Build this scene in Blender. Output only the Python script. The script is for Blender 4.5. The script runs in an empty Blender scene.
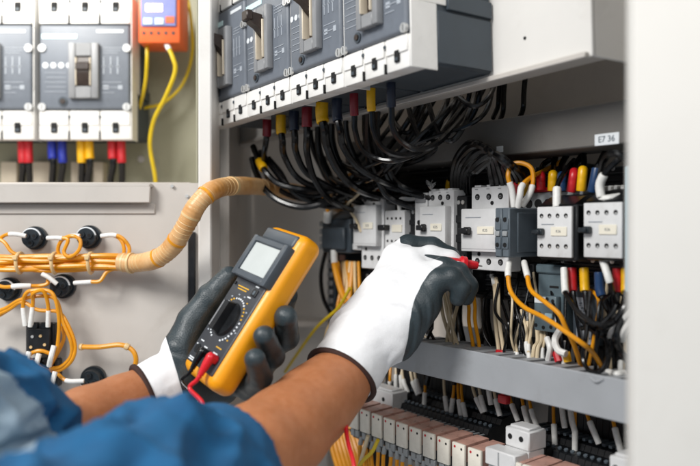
import bpy, bmesh, math, random
import numpy as np
from mathutils import Vector, Matrix, noise
random.seed(11)
C = bpy.context.scene.collection
R = random.random
def U(a, b): return a + (b-a)*random.random()
FP = 760.0; CX = 350.0; HY = 225.0
# ------------------------------------------------------------------ materials
def lin(h):
    h = h.lstrip('#'); v = [int(h[i:i+2], 16)/255 for i in (0, 2, 4)]
    return tuple((c/12.92 if c <= .04045 else ((c+.055)/1.055)**2.4) for c in v)+(1,)
MATS = {}
def mat(name, col, rough=.5, metal=0, var=.08, vs=60, bump=0, bs=400, coat=0, trans=0, sss=0, stretch=None, col2=None, spots=0):
    m = bpy.data.materials.new(name); m.use_nodes = True; nt = m.node_tree; N = nt.nodes; L = nt.links
    b = N['Principled BSDF']
    c = lin(col) if isinstance(col, str) else col
    tc = N.new('ShaderNodeTexCoord'); mp = N.new('ShaderNodeMapping'); L.new(tc.outputs['Object'], mp.inputs[0])
    if stretch: mp.inputs['Scale'].default_value = stretch
    n = N.new('ShaderNodeTexNoise'); n.inputs['Scale'].default_value = vs; n.inputs['Detail'].default_value = 6
    L.new(mp.outputs[0], n.inputs[0])
    mr = N.new('ShaderNodeMapRange'); mr.inputs[1].default_value = .3; mr.inputs[2].default_value = .7
    L.new(n.outputs[0], mr.inputs[0])
    mx = N.new('ShaderNodeMix'); mx.data_type = 'RGBA'
    k = 1-var*1.6
    mx.inputs[6].default_value = tuple(x*k for x in c[:3])+(1,)
    mx.inputs[7].default_value = lin(col2) if col2 else tuple(min(1, x*(1+var*.6)) for x in c[:3])+(1,)
    L.new(mr.outputs[0], mx.inputs[0]); L.new(mx.outputs[2], b.inputs['Base Color'])
    m2 = N.new('ShaderNodeMapRange'); m2.inputs[3].default_value = max(.03, rough-.1); m2.inputs[4].default_value = min(1, rough+.1)
    L.new(n.outputs[0], m2.inputs[0]); L.new(m2.outputs[0], b.inputs['Roughness'])
    b.inputs['Metallic'].default_value = metal
    if coat: b.inputs['Coat Weight'].default_value = coat; b.inputs['Coat Roughness'].default_value = .2
    if trans: b.inputs['Transmission Weight'].default_value = trans
    if sss:
        b.inputs['Subsurface Weight'].default_value = sss; b.inputs['Subsurface Scale'].default_value = .006
        b.inputs['Subsurface Radius'].default_value = (1, .35, .2)
    if bump:
        n2 = N.new('ShaderNodeTexNoise'); n2.inputs['Scale'].default_value = bs; n2.inputs['Detail'].default_value = 4
        L.new(mp.outputs[0], n2.inputs[0])
        bp = N.new('ShaderNodeBump'); bp.inputs['Strength'].default_value = bump; bp.inputs['Distance'].default_value = .001
        L.new(n2.outputs[0], bp.inputs['Height']); L.new(bp.outputs[0], b.inputs['Normal'])
    MATS[name] = m; return m
mat('cabinet_paint', '#c6c0b9', .42, var=.06, vs=11, bump=.15, bs=900)
mat('cabinet_back', '#cac2b9', .5, var=.08, vs=5, bump=.1, bs=700)
mat('white_paint', '#dfdcd7', .4, var=.035, vs=11, bump=.1, bs=900)
mat('door_paint', '#dcd9d3', .5, var=.03, vs=6, bump=.12, bs=900)
mat('olive_plate', '#a5a38c', .5, var=.06, vs=9)
mat('beam_grey', '#6a6763', .5, var=.08, vs=14, bump=.15, bs=600)
mat('duct_grey', '#a2a5a9', .5, var=.05, vs=25, bump=.1, bs=500)
mat('duct_dark', '#6f6f70', .55, var=.1, vs=60)
mat('breaker_grey', '#6d737c', .42, var=.05, vs=80, bump=.1, bs=1500)
mat('breaker_body', '#3f4850', .5, var=.08, vs=60, bump=.1, bs=1200)
mat('bezel_grey', '#8b8c8e', .4, var=.04, vs=80)
mat('terminal_white', '#e9e7e3', .42, var=.03, vs=60, bump=.08, bs=900)
mat('print_white', '#dfe3e6', .5, var=.02)
mat('print_pale', '#a7adb5', .5, var=.1)
mat('label_cyan', '#cfe8ea', .5, var=.02)
mat('lever_brown', '#33261f', .4, var=.2, vs=200, bump=.2)
mat('cream', '#ddd0ba', .4, var=.05)
mat('screw_metal', '#d8d8d6', .3, metal=.55, var=.1)
mat('black_hole', '#08080a', .8, var=.1)
mat('black_plastic', '#17191c', .38, var=.2, vs=120, bump=.15, bs=800)
mat('socket_black', '#222a30', .35, var=.2, vs=90, bump=.1)
mat('black_rubber', '#0b0b0d', .24, var=.25, vs=90, bump=.1, bs=500)
mat('contactor_white', '#dcdcdc', .42, var=.04, vs=90, bump=.08, bs=1200)
mat('contactor_label', '#efe9d8', .5, var=.02)
mat('aux_grey', '#5d676f', .42, var=.07, vs=90, bump=.1, bs=1200)
mat('overload_grey', '#5e6e75', .42, var=.12, vs=70, bump=.1)
mat('sleeve_white', '#ecebe7', .45, var=.06, vs=300)
mat('sleeve_red', '#c5202a', .35, var=.1, vs=200)
mat('sleeve_yellow', '#edb40c', .35, var=.08, vs=200)
mat('sleeve_blue', '#1f3f68', .35, var=.1, vs=200)
mat('sleeve_deep_red', '#7d1424', .35, var=.1, vs=200)
mat('sleeve_navy', '#182338', .35, var=.1, vs=200)
mat('deep_blue', '#1d2f9c', .35, var=.1, vs=200)
mat('wire_orange', '#e79a12', .35, var=.08, vs=60, bump=.1, bs=200)
mat('wire_yellow', '#dcbc1c', .38, var=.08, vs=60)
mat('wire_cream', '#e2cfae', .4, var=.06, vs=60)
mat('wire_red', '#d8202c', .3, var=.06, vs=60)
mat('conduit', '#d8954a', .34, var=.1, vs=34, bump=.2, bs=300, col2='#e4b985')
mat('tie_beige', '#e3c38f', .4, var=.08)
mat('device_orange', '#ee6a33', .4, var=.05, vs=50)
mat('device_panel', '#7f86c4', .35, var=.08, vs=60)
mat('meter_yellow', '#f3a20c', .38, var=.04, vs=40, bump=.12, bs=900, coat=.15)
mat('meter_face', '#3a3c41', .4, var=.08, vs=100, bump=.08, bs=1500)
mat('meter_bezel', '#4b5259', .4, var=.06, vs=100, bump=.08, bs=1500)
mat('lcd', '#c5cac8', .22, var=.05, vs=30, coat=.4)
mat('print_gold', '#d9a62a', .5, var=.05)
mat('relay_ivory', '#e9e3d6', .4, var=.04, vs=120, bump=.05)
mat('relay_pink', '#c99b8c', .3, var=.14, vs=90)
mat('clear_grey', '#9ea2a4', .25, var=.15, vs=90)
mat('blue_strip', '#9cb9c4', .4, var=.06)
mat('skin', '#b27148', .46, var=.02, vs=140, bump=.5, bs=800, sss=.2, col2='#ba7b54')
mat('glove_knit', '#eeeff1', .85, var=.02, vs=300, bump=.5, bs=1400)
mat('glove_rubber', '#333e43', .40, var=.14, vs=60, bump=.45, bs=600)
mat('glove_hem', '#3a211a', .8, var=.15, vs=400, bump=.5, bs=1500)
mat('shirt_blue', '#155480', .9, var=.06, vs=60, bump=.5, bs=1600, col2='#1a5f8c')
mat('shirt_grey', '#93a6b4', .85, var=.06, vs=30, bump=.5, bs=1600)
def emat(name, col, s):
    m = bpy.data.materials.new(name); m.use_nodes = True; b = m.node_tree.nodes['Principled BSDF']
    b.inputs['Base Color'].default_value = lin(col); b.inputs['Emission Color'].default_value = lin(col)
    b.inputs['Emission Strength'].default_value = s; MATS[name] = m
emat('lit_display', '#ffe9f0', 2.2)
# ------------------------------------------------------------------ frames
class Frame:
    def __init__(s, ex, ey, ez):
        s.ex, s.ey, s.ez = Vector(ex).normalized(), Vector(ey).normalized(), Vector(ez).normalized()
        s.M = Matrix((s.ex, s.ey, s.ez)).transposed()
    def loc(s, px, py, D):
        r = Vector(((px-CX)/FP, 1, (HY-py)/FP)); t = D/r.dot(s.ey); p = r*t
        return Vector((p.dot(s.ex), D, p.dot(s.ez)))
    def w(s, v): return s.M @ Vector(v)
    def P(s, px, py, D): return s.w(s.loc(px, py, D))
W = lambda px, py, Z: Vector(((px-CX)/FP*Z, Z, (HY-py)/FP*Z))
TH = math.atan(540/760)
dv = Vector((math.sin(TH), -math.cos(TH), 0)); mv = Vector((math.cos(TH), math.sin(TH), 0))
PF = Frame(dv, mv, (0, 0, 1))
db = Vector((540/760, -1, 30/760)).normalized()
BF = Frame(db, mv, db.cross(mv))
LF = Frame((1, 0, 0), (0, 1, 0), (0, 0, 1))
# ------------------------------------------------------------------ mesh building
class MB:
    def __init__(s): s.bm = bmesh.new(); s.mats = []
    def mi(s, m):
        if m not in s.mats: s.mats.append(m)
        return s.mats.index(m)
    def box(s, x0, x1, y0, y1, z0, z1, m='x', bev=0, seg=1):
        n0 = len(s.bm.faces)
        g = bmesh.ops.create_cube(s.bm, size=1)['verts']
        for v in g: v.co = Vector((x0+(v.co.x+.5)*(x1-x0), y0+(v.co.y+.5)*(y1-y0), z0+(v.co.z+.5)*(z1-z0)))
        fs = set(f for v in g for f in v.link_faces); i = s.mi(m)
        for f in fs: f.material_index = i
        if bev:
            es = list(set(e for v in g for e in v.link_edges))
            r = bmesh.ops.bevel(s.bm, geom=es, offset=min(bev, .45*min(abs(x1-x0), abs(y1-y0), abs(z1-z0))), segments=seg, affect='EDGES', profile=.5)
            for f in r['faces']: f.material_index = i
        return s
    def cyl(s, p0, p1, r, m='x', seg=16, r1=None, cap=True):
        return s.tube([p0, p1], r, m, seg, rads=[r, r if r1 is None else r1], raw=True)
    def tube(s, pts, r, m='x', seg=10, rads=None, raw=False, res=8):
        pts = [Vector(p) for p in pts]
        if not raw:
            pts, ts = spline(pts, res)
            if rads:
                rads = [rads[min(int(t), len(rads)-2)]*(1-(t-min(int(t), len(rads)-2)))+rads[min(int(t), len(rads)-2)+1]*(t-min(int(t), len(rads)-2)) for t in ts]
        i = s.mi(m); prev = None; up = None; rings = []
        for k, p in enumerate(pts):
            t = (pts[min(k+1, len(pts)-1)]-pts[max(k-1, 0)])
            if t.length < 1e-9: t = Vector((0, 0, 1))
            t.normalize()
            if up is None:
                up = t.orthogonal().normalized()
            else:
                up = (up - t*up.dot(t)); 
                up = up.normalized() if up.length > 1e-6 else t.orthogonal().normalized()
            b = t.cross(up); rr = rads[k] if rads else r
            rings.append([s.bm.verts.new(p+(up*math.cos(a)+b*math.sin(a))*rr) for a in [2*math.pi*j/seg for j in range(seg)]])
        for A, B in zip(rings, rings[1:]):
            for j in range(seg):
                f = s.bm.faces.new((A[j], A[(j+1) % seg], B[(j+1) % seg], B[j])); f.material_index = i
        for ring, fl in ((rings[0], True), (rings[-1], False)):
            f = s.bm.faces.new(list(reversed(ring)) if fl else ring); f.material_index = i
        return s
    def prism(s, poly, y0, y1, m='x'):            # poly in x,z extruded along y
        i = s.mi(m)
        A = [s.bm.verts.new((x, y0, z)) for x, z in poly]; B = [s.bm.verts.new((x, y1, z)) for x, z in poly]
        fs = [s.bm.faces.new(A), s.bm.faces.new(list(reversed(B)))]
        n = len(poly)
        for j in range(n): fs.append(s.bm.faces.new((A[j], B[j], B[(j+1) % n], A[(j+1) % n])))
        for f in fs: f.material_index = i
        return s
    def prof(s, poly, x0, x1, m='x'):             # poly in y,z extruded along x
        i = s.mi(m)
        A = [s.bm.verts.new((x0, y, z)) for y, z in poly]; B = [s.bm.verts.new((x1, y, z)) for y, z in poly]
        fs = [s.bm.faces.new(A), s.bm.faces.new(list(reversed(B)))]
        n = len(poly)
        for j in range(n): fs.append(s.bm.faces.new((A[j], B[j], B[(j+1) % n], A[(j+1) % n])))
        for f in fs: f.material_index = i
        return s
    def build(s, name, m=None, parent=None, loc=None, rot=None, label=None):
        bmesh.ops.recalc_face_normals(s.bm, faces=s.bm.faces[:])
        for f in s.bm.faces: f.smooth = True
        me = bpy.data.meshes.new(name); s.bm.to_mesh(me); s.bm.free()
        for k in s.mats: me.materials.append(MATS[m if k == 'x' else k])
        me.set_sharp_from_angle(angle=math.radians(38))
        o = bpy.data.objects.new(name, me); C.objects.link(o)
        if parent: o.parent = parent
        if loc is not None: o.location = loc
        if rot is not None: o.rotation_euler = rot
        if label: o['label'] = label
        return o
def spline(pts, res=8):
    P = [pts[0]*2-pts[1]]+pts+[pts[-1]*2-pts[-2]]; out = []; ts = []
    for i in range(1, len(P)-2):
        for k in range(res):
            t = k/res; a, b, c, d = P[i-1], P[i], P[i+1], P[i+2]
            out.append(.5*((2*b)+(c-a)*t+(2*a-5*b+4*c-d)*t*t+(3*b-a-3*c+d)*t**3)); ts.append(i-1+t)
    out.append(pts[-1]); ts.append(len(pts)-1); return out, ts
def tag(o, label, cat, group=None, kind=None):
    o['label'] = label; o['category'] = cat
    if group: o['group'] = group
    if kind: o['kind'] = kind
    return o
def thing(name, label, cat, frame, p, group=None):
    o = bpy.data.objects.new(name, None); C.objects.link(o); o.empty_display_size = .01
    o.matrix_world = Matrix.Translation(frame.w(p)) @ frame.M.to_4x4()
    return tag(o, label, cat, group)
def copy_tree(o, label, loc, parent=None):
    c = o.copy(); C.objects.link(c)
    if parent: c.parent = parent
    else: c.location = loc; c['label'] = label
    for ch in o.children: copy_tree(ch, None, None, c)
    return c
def dims(frame, x0, x1, yt, yb, D):
    a = frame.loc(x0, yb, D); b = frame.loc(x0, yt, D); c = frame.loc(x1, yb, D)
    return a, c.x-a.x, b.z-a.z
def cut(pts, a, b, res=10):
    """sub-path of the spline through pts between arc lengths a and b"""
    P, _ = spline([Vector(p) for p in pts], res); out = []; L = 0
    tot = sum((P[i+1]-P[i]).length for i in range(len(P)-1))
    if a < 0: a += tot
    if b <= 0: b += tot
    for i in range(len(P)-1):
        l = (P[i+1]-P[i]).length
        if L+l > a and not out: out.append(P[i].lerp(P[i+1], max(0, (a-L)/l)))
        if out and L+l < b: out.append(P[i+1].copy())
        if L+l >= b:
            out.append(P[i].lerp(P[i+1], (b-L)/l)); break
        L += l
    return out
def wire(pts, r, m, label, cat='wire', group=None, name='wire', start=None, end=None, bands=(), res=8, seg=8):
    """start/end: (length, radius, material, part name, part label) sleeve on that end; bands: (from, to, radius, mat, partname)"""
    pts = [Vector(p) for p in pts]; o0 = pts[0].copy()
    Q = [p-o0 for p in pts]
    if not (start or end or bands):
        o = MB().tube(Q, r, 'x', seg, res=res).build(name, m); o.location = o0
        return tag(o, label, cat, group)
    root = bpy.data.objects.new(name, None); C.objects.link(root); root.location = o0; root.empty_display_size = .01
    tag(root, label, cat, group)
    MB().tube(Q, r, 'x', seg, res=res).build('insulation', m, root)
    L = []
    if start: L.append((0, start[0])+tuple(start[1:]))
    if end: L.append((-end[0], 0)+tuple(end[1:]))
    L += list(bands)
    for a, b, rr, mm, pn in L:
        q = cut(Q, a, b)
        if len(q) >= 2:
            n = len(q); rads = [rr*.94]+[rr]*(n-2)+[rr*.94] if n > 2 else [rr, rr]
            MB().tube(q, rr, 'x', 12, rads=rads, raw=True).build(pn, mm, root)
    return root
# ------------------------------------------------------------------ camera, light
cam = bpy.data.cameras.new('camera'); co = bpy.data.objects.new('camera', cam); C.objects.link(co)
co.rotation_euler = (math.pi/2, 0, 0); cam.sensor_width = 36; cam.lens = 760/700*36; cam.shift_y = -8/700
cam.clip_start = .02; cam.clip_end = 50
cam.dof.use_dof = True; cam.dof.focus_distance = .83; cam.dof.aperture_fstop = 3.4; cam.dof.aperture_blades = 0
bpy.context.scene.camera = co
sc = bpy.context.scene
sc.view_settings.view_transform = 'Standard'; sc.view_settings.look = 'None'; sc.view_settings.exposure = 0; sc.view_settings.gamma = 1
w = bpy.data.worlds.new('World'); sc.world = w; w.use_nodes = True
w.node_tree.nodes['Background'].inputs[0].default_value = (.86, .93, 1, 1); w.node_tree.nodes['Background'].inputs[1].default_value = .41
def area(name, loc, target, size, power, col):
    l = bpy.data.lights.new(name, 'AREA'); l.shape = 'RECTANGLE'; l.size = size[0]; l.size_y = size[1]; l.energy = power; l.color = col
    o = bpy.data.objects.new(name, l); C.objects.link(o); o.location = loc
    o.rotation_euler = (Vector(target)-Vector(loc)).to_track_quat('-Z', 'Y').to_euler(); return o
area('window_light', (-1.15, -.35, 1.15), (0, .95, -.05), (.75, .6), 40, (1, .985, .96))
area('ceiling_light', (.35, -.75, .9), (.1, .8, -.1), (.9, .6), 10.5, (1, .97, .94))
def smudge(name, amt, sc):
    m = MATS[name]; nt = m.node_tree; N = nt.nodes; L = nt.links; b = N['Principled BSDF']
    tc = N.new('ShaderNodeTexCoord'); n = N.new('ShaderNodeTexNoise'); n.inputs['Scale'].default_value = sc; n.inputs['Detail'].default_value = 9; n.inputs['Roughness'].default_value = .72; n.inputs['Distortion'].default_value = .6
    L.new(tc.outputs['Object'], n.inputs[0]); r = N.new('ShaderNodeMapRange'); r.inputs[1].default_value = .54; r.inputs[2].default_value = .74; r.inputs[3].default_value = 0; r.inputs[4].default_value = amt
    L.new(n.outputs[0], r.inputs[0]); mx = N.new('ShaderNodeMix'); mx.data_type = 'RGBA'; mx.blend_type = 'MULTIPLY'; mx.inputs[7].default_value = (.55, .5, .44, 1)
    src = b.inputs['Base Color'].links[0].from_socket; L.new(src, mx.inputs[6]); L.new(r.outputs[0], mx.inputs[0]); L.new(mx.outputs[2], b.inputs['Base Color'])
for nm_, a_, s_ in (('cabinet_paint', .30, 9), ('white_paint', .22, 12), ('door_paint', .14, 10), ('cabinet_back', .3, 7), ('duct_grey', .3, 22), ('beam_grey', .4, 16), ('contactor_white', .28, 60), ('terminal_white', .22, 70), ('relay_ivory', .35, 90), ('meter_yellow', .22, 45), ('breaker_grey', .3, 60), ('olive_plate', .3, 14), ('glove_knit', .10, 26), ('conduit', .35, 50), ('sleeve_white', .3, 160), ('wire_orange', .25, 60)): smudge(nm_, a_, s_)
def ordn(n): return ['', 'first', 'second', 'third', 'fourth', 'fifth', 'sixth', 'seventh', 'eighth', 'ninth', 'tenth', 'eleventh', 'twelfth', 'thirteenth', 'fourteenth', 'fifteenth', 'sixteenth', 'seventeenth', 'eighteenth', 'nineteenth', 'twentieth', 'twenty first', 'twenty second', 'twenty third', 'twenty fourth', 'twenty fifth', 'twenty sixth'][n]
area('left_breaker_fill', (-.50, 1.02, .42), (-.42, 1.25, .1), (.25, .06), .9, (1, .96, .88))  # added fill lamp, no fitting there; brightens the breakers behind the left window
# ================================================================== THE CABINET (setting)
# everything of the enclosure that would move together is one thing with parts
cab = thing('electrical_cabinet', 'open grey steel electrical cabinet holding the breakers, contactors and wiring', 'cabinet', LF, (0, 0, 0))
DB = .70                                                  # distance of the right mounting plate
def ppart(name, m, frame, boxes, parent=cab, bev=.0008, label=None):
    mb = MB()
    for b in boxes: mb.box(*b, m='x', bev=bev)
    o = mb.build(name, m, parent, label=label)
    o.matrix_local = frame.M.to_4x4(); return o
a = PF.loc(327, 225, DB); b = PF.loc(900, 225, DB)
ppart('mounting_plate', 'cabinet_back', PF, [(a.x, b.x, DB, DB+.003, -.9, .9)])
ppart('rear_wall', 'cabinet_back', LF, [(-.40, .06, 1.30, 1.304, -.9, .9)])
s0 = W(228, 322, 1.28)
ppart('shelf_flange', 'cabinet_back', LF, [(W(215, 0, 1.2).x, W(345, 0, 1.2).x, 1.22, 1.30, W(0, 327, 1.22).z, W(0, 321, 1.22).z)])
# left: sheet below the window, its ledge, the post
X = lambda px, Z: W(px, 0, Z).x
Zh = lambda py, Z: W(0, py, Z).z
ppart('door_sheet', 'cabinet_paint', LF, [(-.75, X(199, .95), .95, .953, -.8, Zh(183, .95)),
      (-.75, X(150, .935), .935, .9499, Zh(187, .935), Zh(183, .935)),
      (-.75, X(150, .935), .935, .939, Zh(203, .935), Zh(187, .935)+.002),
      (-.75, X(155, .948), .9475, .9497, Zh(214, .948), Zh(203.5, .948))], bev=.0012)
ppart('post', 'white_paint', LF, [(X(198, .93), X(211.5, .93), .93, .99, -.8, .8)], bev=.002)
ppart('post_flange', 'cabinet_paint', LF, [(X(211, .99)+.001, X(227, 1.05), 1.05, 1.053, -.8, .8), (X(227, 1.05), X(227, 1.05)+.003, 1.05, 1.295, -.8, .8)])
ppart('gasket', 'black_plastic', LF, [(X(189, .95), X(196, .95), .943, .9495, Zh(330, .95), Zh(232, .95))])
ppart('window_back', 'olive_plate', LF, [(-.85, X(214, 1.26), 1.26, 1.263, Zh(195, 1.26), .8), (X(197, 1.0), X(197, 1.0)+.003, .992, 1.26, Zh(184, 1.0), .8)])
ppart('window_sill', 'cabinet_back', LF, [(-.85, X(197, 1.0), .954, 1.26, Zh(184, .954), Zh(183, .954)+.001)])
for x0, x1 in ((2, 18), (31, 51), (72, 84), (94, 104)): ppart('cover_strip', 'cream', LF, [(X(x0, 1.24), X(x1, 1.24), 1.235, 1.2595, Zh(183, 1.24), Zh(162, 1.24))])
for x, y in ((141, 159), (172, 186), (187, 196)):
    p = W(x, y, .946 if y > 170 else 1.256)
    mb = MB(); mb.cyl(p, p+Vector((0, .004, 0)), .0055 if y < 170 else .002, 'x', 14); mb.build('bolt', 'screw_metal', cab)
# right: breaker carrier plate
DP = .535
a = BF.loc(400, 109, DP); b = BF.loc(593, 55.7, DP); kz = b.z
L0 = BF.loc(225, 130, DP).x; hb = kz
ppart('carrier_plate', 'white_paint', BF, [(L0, b.x, DP, DP+.003, hb, hb+.35), (b.x-.003, b.x, DP+.0031, .69, hb, hb+.35)], bev=.001)
ppart('carrier_lip', 'cabinet_paint', BF, [(L0, b.x-.0032, DP+.0035, DP+.022, hb+.0003, hb+.0028), (L0, b.x-.0035, DP-.006, DP-.0003, hb-.001, hb+.004)])
p = BF.loc(525, 38, DP)
mb = MB(); mb.cyl((p.x, DP-.0006, p.z), (p.x, DP+.001, p.z), .0016, 'x', 12); o = mb.build('screw_hole', 'black_hole', cab); o.matrix_local = BF.M.to_4x4()
# beam with tag
DBm = .60
a = PF.loc(625, 143.6, DBm); b = PF.loc(625, 99.4, DBm); l = PF.loc(345, 180, DBm)
bm_ = thing('trunking_beam', 'dark grey closed trunking running behind the black cables above the contactors', 'trunking', PF, (l.x, DBm, a.z))
MB().box(0, .75, 0, .06, 0, b.z-a.z, bev=.0015).build('channel', 'beam_grey', bm_)
def textmesh(s, size, name, m, parent, loc, ext=.0002):
    cu = bpy.data.curves.new(name, 'FONT'); cu.body = s; cu.size = size; cu.extrude = ext; cu.align_x = 'CENTER'; cu.align_y = 'CENTER'; cu.resolution_u = 3
    ob = bpy.data.objects.new('tmp', cu); C.objects.link(ob)
    bpy.context.view_layer.update()
    me = bpy.data.meshes.new_from_object(ob.evaluated_get(bpy.context.evaluated_depsgraph_get()))
    bpy.data.objects.remove(ob); me.materials.clear(); me.materials.append(MATS[m])
    o = bpy.data.objects.new(name, me); C.objects.link(o); o.parent = parent; o.location = loc; o.rotation_euler = (math.pi/2, 0, 0); return o
t0 = PF.loc(595, 144.5, DBm); t1 = PF.loc(619.5, 133, DBm)
tx = t0.x-l.x
tp = MB().box(tx, t1.x-l.x, -.0008, -.0001, .0004, .0112, bev=.0003).build('name_tag', 'print_white', bm_)
textmesh('E7 36', .008, 'tag_text', 'aux_grey', tp, ((tx+t1.x-l.x)/2, -.001, .0058))
t0 = PF.loc(497, 150, DBm); MB().box(t0.x-l.x, t0.x-l.x+.009, -.0008, -.0001, .004, .0105).build('name_tag', 'print_white', bm_)
# door edge close to the camera
dr = thing('cabinet_door', 'cream white cabinet door edge out of focus down the right side', 'door', LF, (W(633, 0, .45).x, .45, -.5))
mb = MB(); mb.box(0, .35, 0, .012, 0, 1.0, bev=.0012, seg=2); mb.build('door_leaf', 'door_paint', dr)
MB().box(.006, .02, .0125, .022, 0, 1.0, bev=.001).build('return_flange', 'door_paint', dr)
# pale blue strip at the right end of the contactors
p = PF.loc(624, 292, .585); q = PF.loc(640, 292, .585); t = PF.loc(624, 166, .585)
st = thing('cable_channel', 'narrow pale blue vertical strip at the right end of the contactor row', 'cable channel', PF, (p.x, .585, p.z))
MB().box(0, q.x-p.x, 0, .05, 0, t.z-p.z, bev=.001).build('channel', 'blue_strip', st)
mb = MB()
for z in (.2, .8): mb.cyl((.006, -.0004, z*(t.z-p.z)), (.006, .002, z*(t.z-p.z)), .0018, 'x', 10)
mb.build('screw_hole', 'black_hole', st)

# ================================================================== MOULDED CASE BREAKERS
def breaker(frame, a, w, hg, hw, label, up, group, depth=.105, topw=True, cheap=False, parts=True):
    """a: lower left corner of the grey face (local). w width, hg grey height, hw height of the white terminal cover"""
    t = thing('circuit_breaker', label, 'circuit breaker', frame, (a.x, a.y, a.z-hw), group)
    g = .0012
    MB().box(g, w-g, .022, depth, .006, hw+hg+hw-.004, bev=.002).build('body', 'breaker_body', t)
    mb = MB(); mb.box(g+.001, w-g-.001, 0, .0215, hw+.001, hw+hg-.001, bev=.0035, seg=3)
    z0 = hw
    pr = MB()
    # printed marks
    def mk(x0, x1, za, zb, m='print_white'): pr.box(w*x0, w*x1, -.0005, -.0001, z0+hg*za, z0+hg*zb, m)
    mk(.04, .42, .83, .885, 'label_cyan'); mk(.63, .92, .90, .935)
    for k in range(4): 
        c = (w*(.08+.085*k), z0+hg*.52)
        pr.cyl((c[0], -.0006, c[1]), (c[0], -.0001, c[1]), w*.032, 'print_white', 14)
    for k in range(5): mk(.07+.02*(k % 2), .30, .43-.055*k, .436-.055*k, 'print_pale')
    for k in range(3):
        x = .70+.075*k; mk(x, x+.014, .42, .62, 'print_pale'); mk(x-.012, x+.026, .50, .515, 'print_pale')
    for k in range(3): mk(.70, .92-.03*k, .72-.03*k, .727-.03*k, 'print_pale')
    for k in range(3): mk(.69, .90-.04*k, .32-.06*k, .327-.06*k, 'print_pale')
    mk(.70, .76, .24, .29, 'print_pale'); mk(.86, .91, .24, .29, 'print_pale')
    cv = mb.build('cover', 'breaker_grey', t); pr.build('print', None, cv)
    # corner screws
    for sx, sz in ((.045, .72), (.955, .72), (.045, .035), (.955, .035)):
        mb = MB(); mb.cyl((w*sx, -.0022, z0+hg*sz), (w*sx, .001, z0+hg*sz), w*.042, 'x', 18)
        mb.box(w*sx-.0003, w*sx+.0003, -.0025, -.0015, z0+hg*sz-w*.03, z0+hg*sz+w*.03, 'black_hole')
        mb.build('screw', 'screw_metal', t)
    # test button
    mb = MB(); c = (w*.27, z0+hg*.10); mb.cyl((c[0], -.0015, c[1]), (c[0], .001, c[1]), w*.05, 'breaker_body', 18); mb.cyl((c[0], -.003, c[1]), (c[0], 0, c[1]), w*.028, 'lever_brown', 14)
    mb.build('test_button', None, t)
    # bezel with slot, built of four bars
    bx0, bx1, bz0, bz1 = w*.345, w*.665, z0+hg*.13, z0+hg*.77; e = w*.075; ty = -.0085
    mb = MB()
    mb.box(bx0, bx0+e, ty, -.0001, bz0, bz1, bev=.0015, seg=2); mb.box(bx1-e, bx1, ty, -.0001, bz0, bz1, bev=.0015, seg=2)
    mb.box(bx0+e, bx1-e, ty+.0006, -.0002, bz0, bz0+e*1.7, bev=.001); mb.box(bx0+e, bx1-e, ty+.0006, -.0002, bz1-e*1.9, bz1, bev=.001)
    mb.box(bx0+e, bx1-e, -.0015, -.0003, bz0+e*1.7, bz1-e*1.9, 'lever_brown')
    for sx in (bx0+e+.0004, bx1-e-.0022): mb.box(sx, sx+.0018, ty-.0015, -.001, bz0+e*1.8, bz1-e*2.1, 'cream', bev=.0006)
    bz = mb.build('handle_bezel', 'bezel_grey', t)
    # lever
    cx_ = (bx0+bx1)/2; hw_ = (bx1-bx0)/2-e-.003
    mb = MB()
    if up:
        zc = bz0+(bz1-bz0)*.74
        poly = [(-.004, zc-.016), (-.014, zc-.006), (-.022, zc-.002), (-.026, zc+.006), (-.020, zc+.010), (-.010, zc+.009), (-.002, zc+.006)]
    else:
        zc = (bz0+bz1)/2
        poly = [(-.002, zc-.024), (-.006, zc-.022), (-.010, zc-.006), (-.011, zc+.006), (-.006, zc+.020), (-.002, zc+.022)]
    mb.prof(poly, cx_-hw_, cx_+hw_)
    mb.box(cx_-hw_-.0015, cx_+hw_+.0015, poly[3][0]-.002, poly[3][0]+.006, poly[3][1]-.006, poly[3][1]+.006, bev=.0015)
    lv = mb.build('toggle_lever', 'lever_brown', t)
    if not up:
        pass
    # white terminal covers, three poles, top and bottom
    for zz, fl, nm in ((0, 1, 'terminal_cover'), (hw+hg, -1, 'terminal_cover')):
        mb = MB(); pw = (w-.001)/3
        for k in range(3):
            x0 = .0007+k*pw
            mb.box(x0, x0+pw-.0009, .002, .0215, zz+.001, zz+hw-.0006, bev=.0014, seg=2)
            mb.box(x0+.001, x0+pw-.002, .0005, .0022, zz+(hw*.5 if fl > 0 else .001), zz+(hw-.001 if fl > 0 else hw*.5), bev=.0006)
            xc = x0+pw/2; zc = zz+hw*.42 if fl > 0 else zz+hw*.58
            mb.box(xc-w*.034, xc+w*.034, -.0003, .0023, zc-w*.055, zc+w*.055, 'black_hole', bev=w*.028, seg=4)
            mb.box(xc-w*.02, xc+w*.02, -.0005, .0010, zc-w*.04, zc-w*.01, 'breaker_body')
            xh = x0+pw; 
            if k < 2: mb.cyl((xh, -.0002, zz+hw*.78), (xh, .003, zz+hw*.78), .0019, 'breaker_body', 12)
            if k < 2: mb.box(xh-.0016, xh-.0002, .0004, .003, zz+.0005, zz+hw*.3, 'black_hole')
        mb.build(nm, 'terminal_white', t)
        # side web of the white cover
    MB().box(w-g+.0001, w+.0006, .003, .034, .001, hw+.030, bev=.0004).box(w-g+.0001, w+.0006, .003, .046, hw+.0301, hw*2+hg-.002, bev=.0004).build('side_shield', 'terminal_white', t)
    # moulded details on the right side wall
    mb = MB(); mb.box(w-g+.0001, w+.0015, .0345, depth-.002, .008, hw+.024, bev=.0005); mb.box(w-g+.0001, w+.0030, .0465, depth-.002, hw+.0265, hw+.042, bev=.0005); mb.box(w-g+.0001, w+.0030, .0465, depth-.022, hw+.044, hw+.09, bev=.0005)
    mb.build('side_rib', 'breaker_body', t)
    return t
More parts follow.
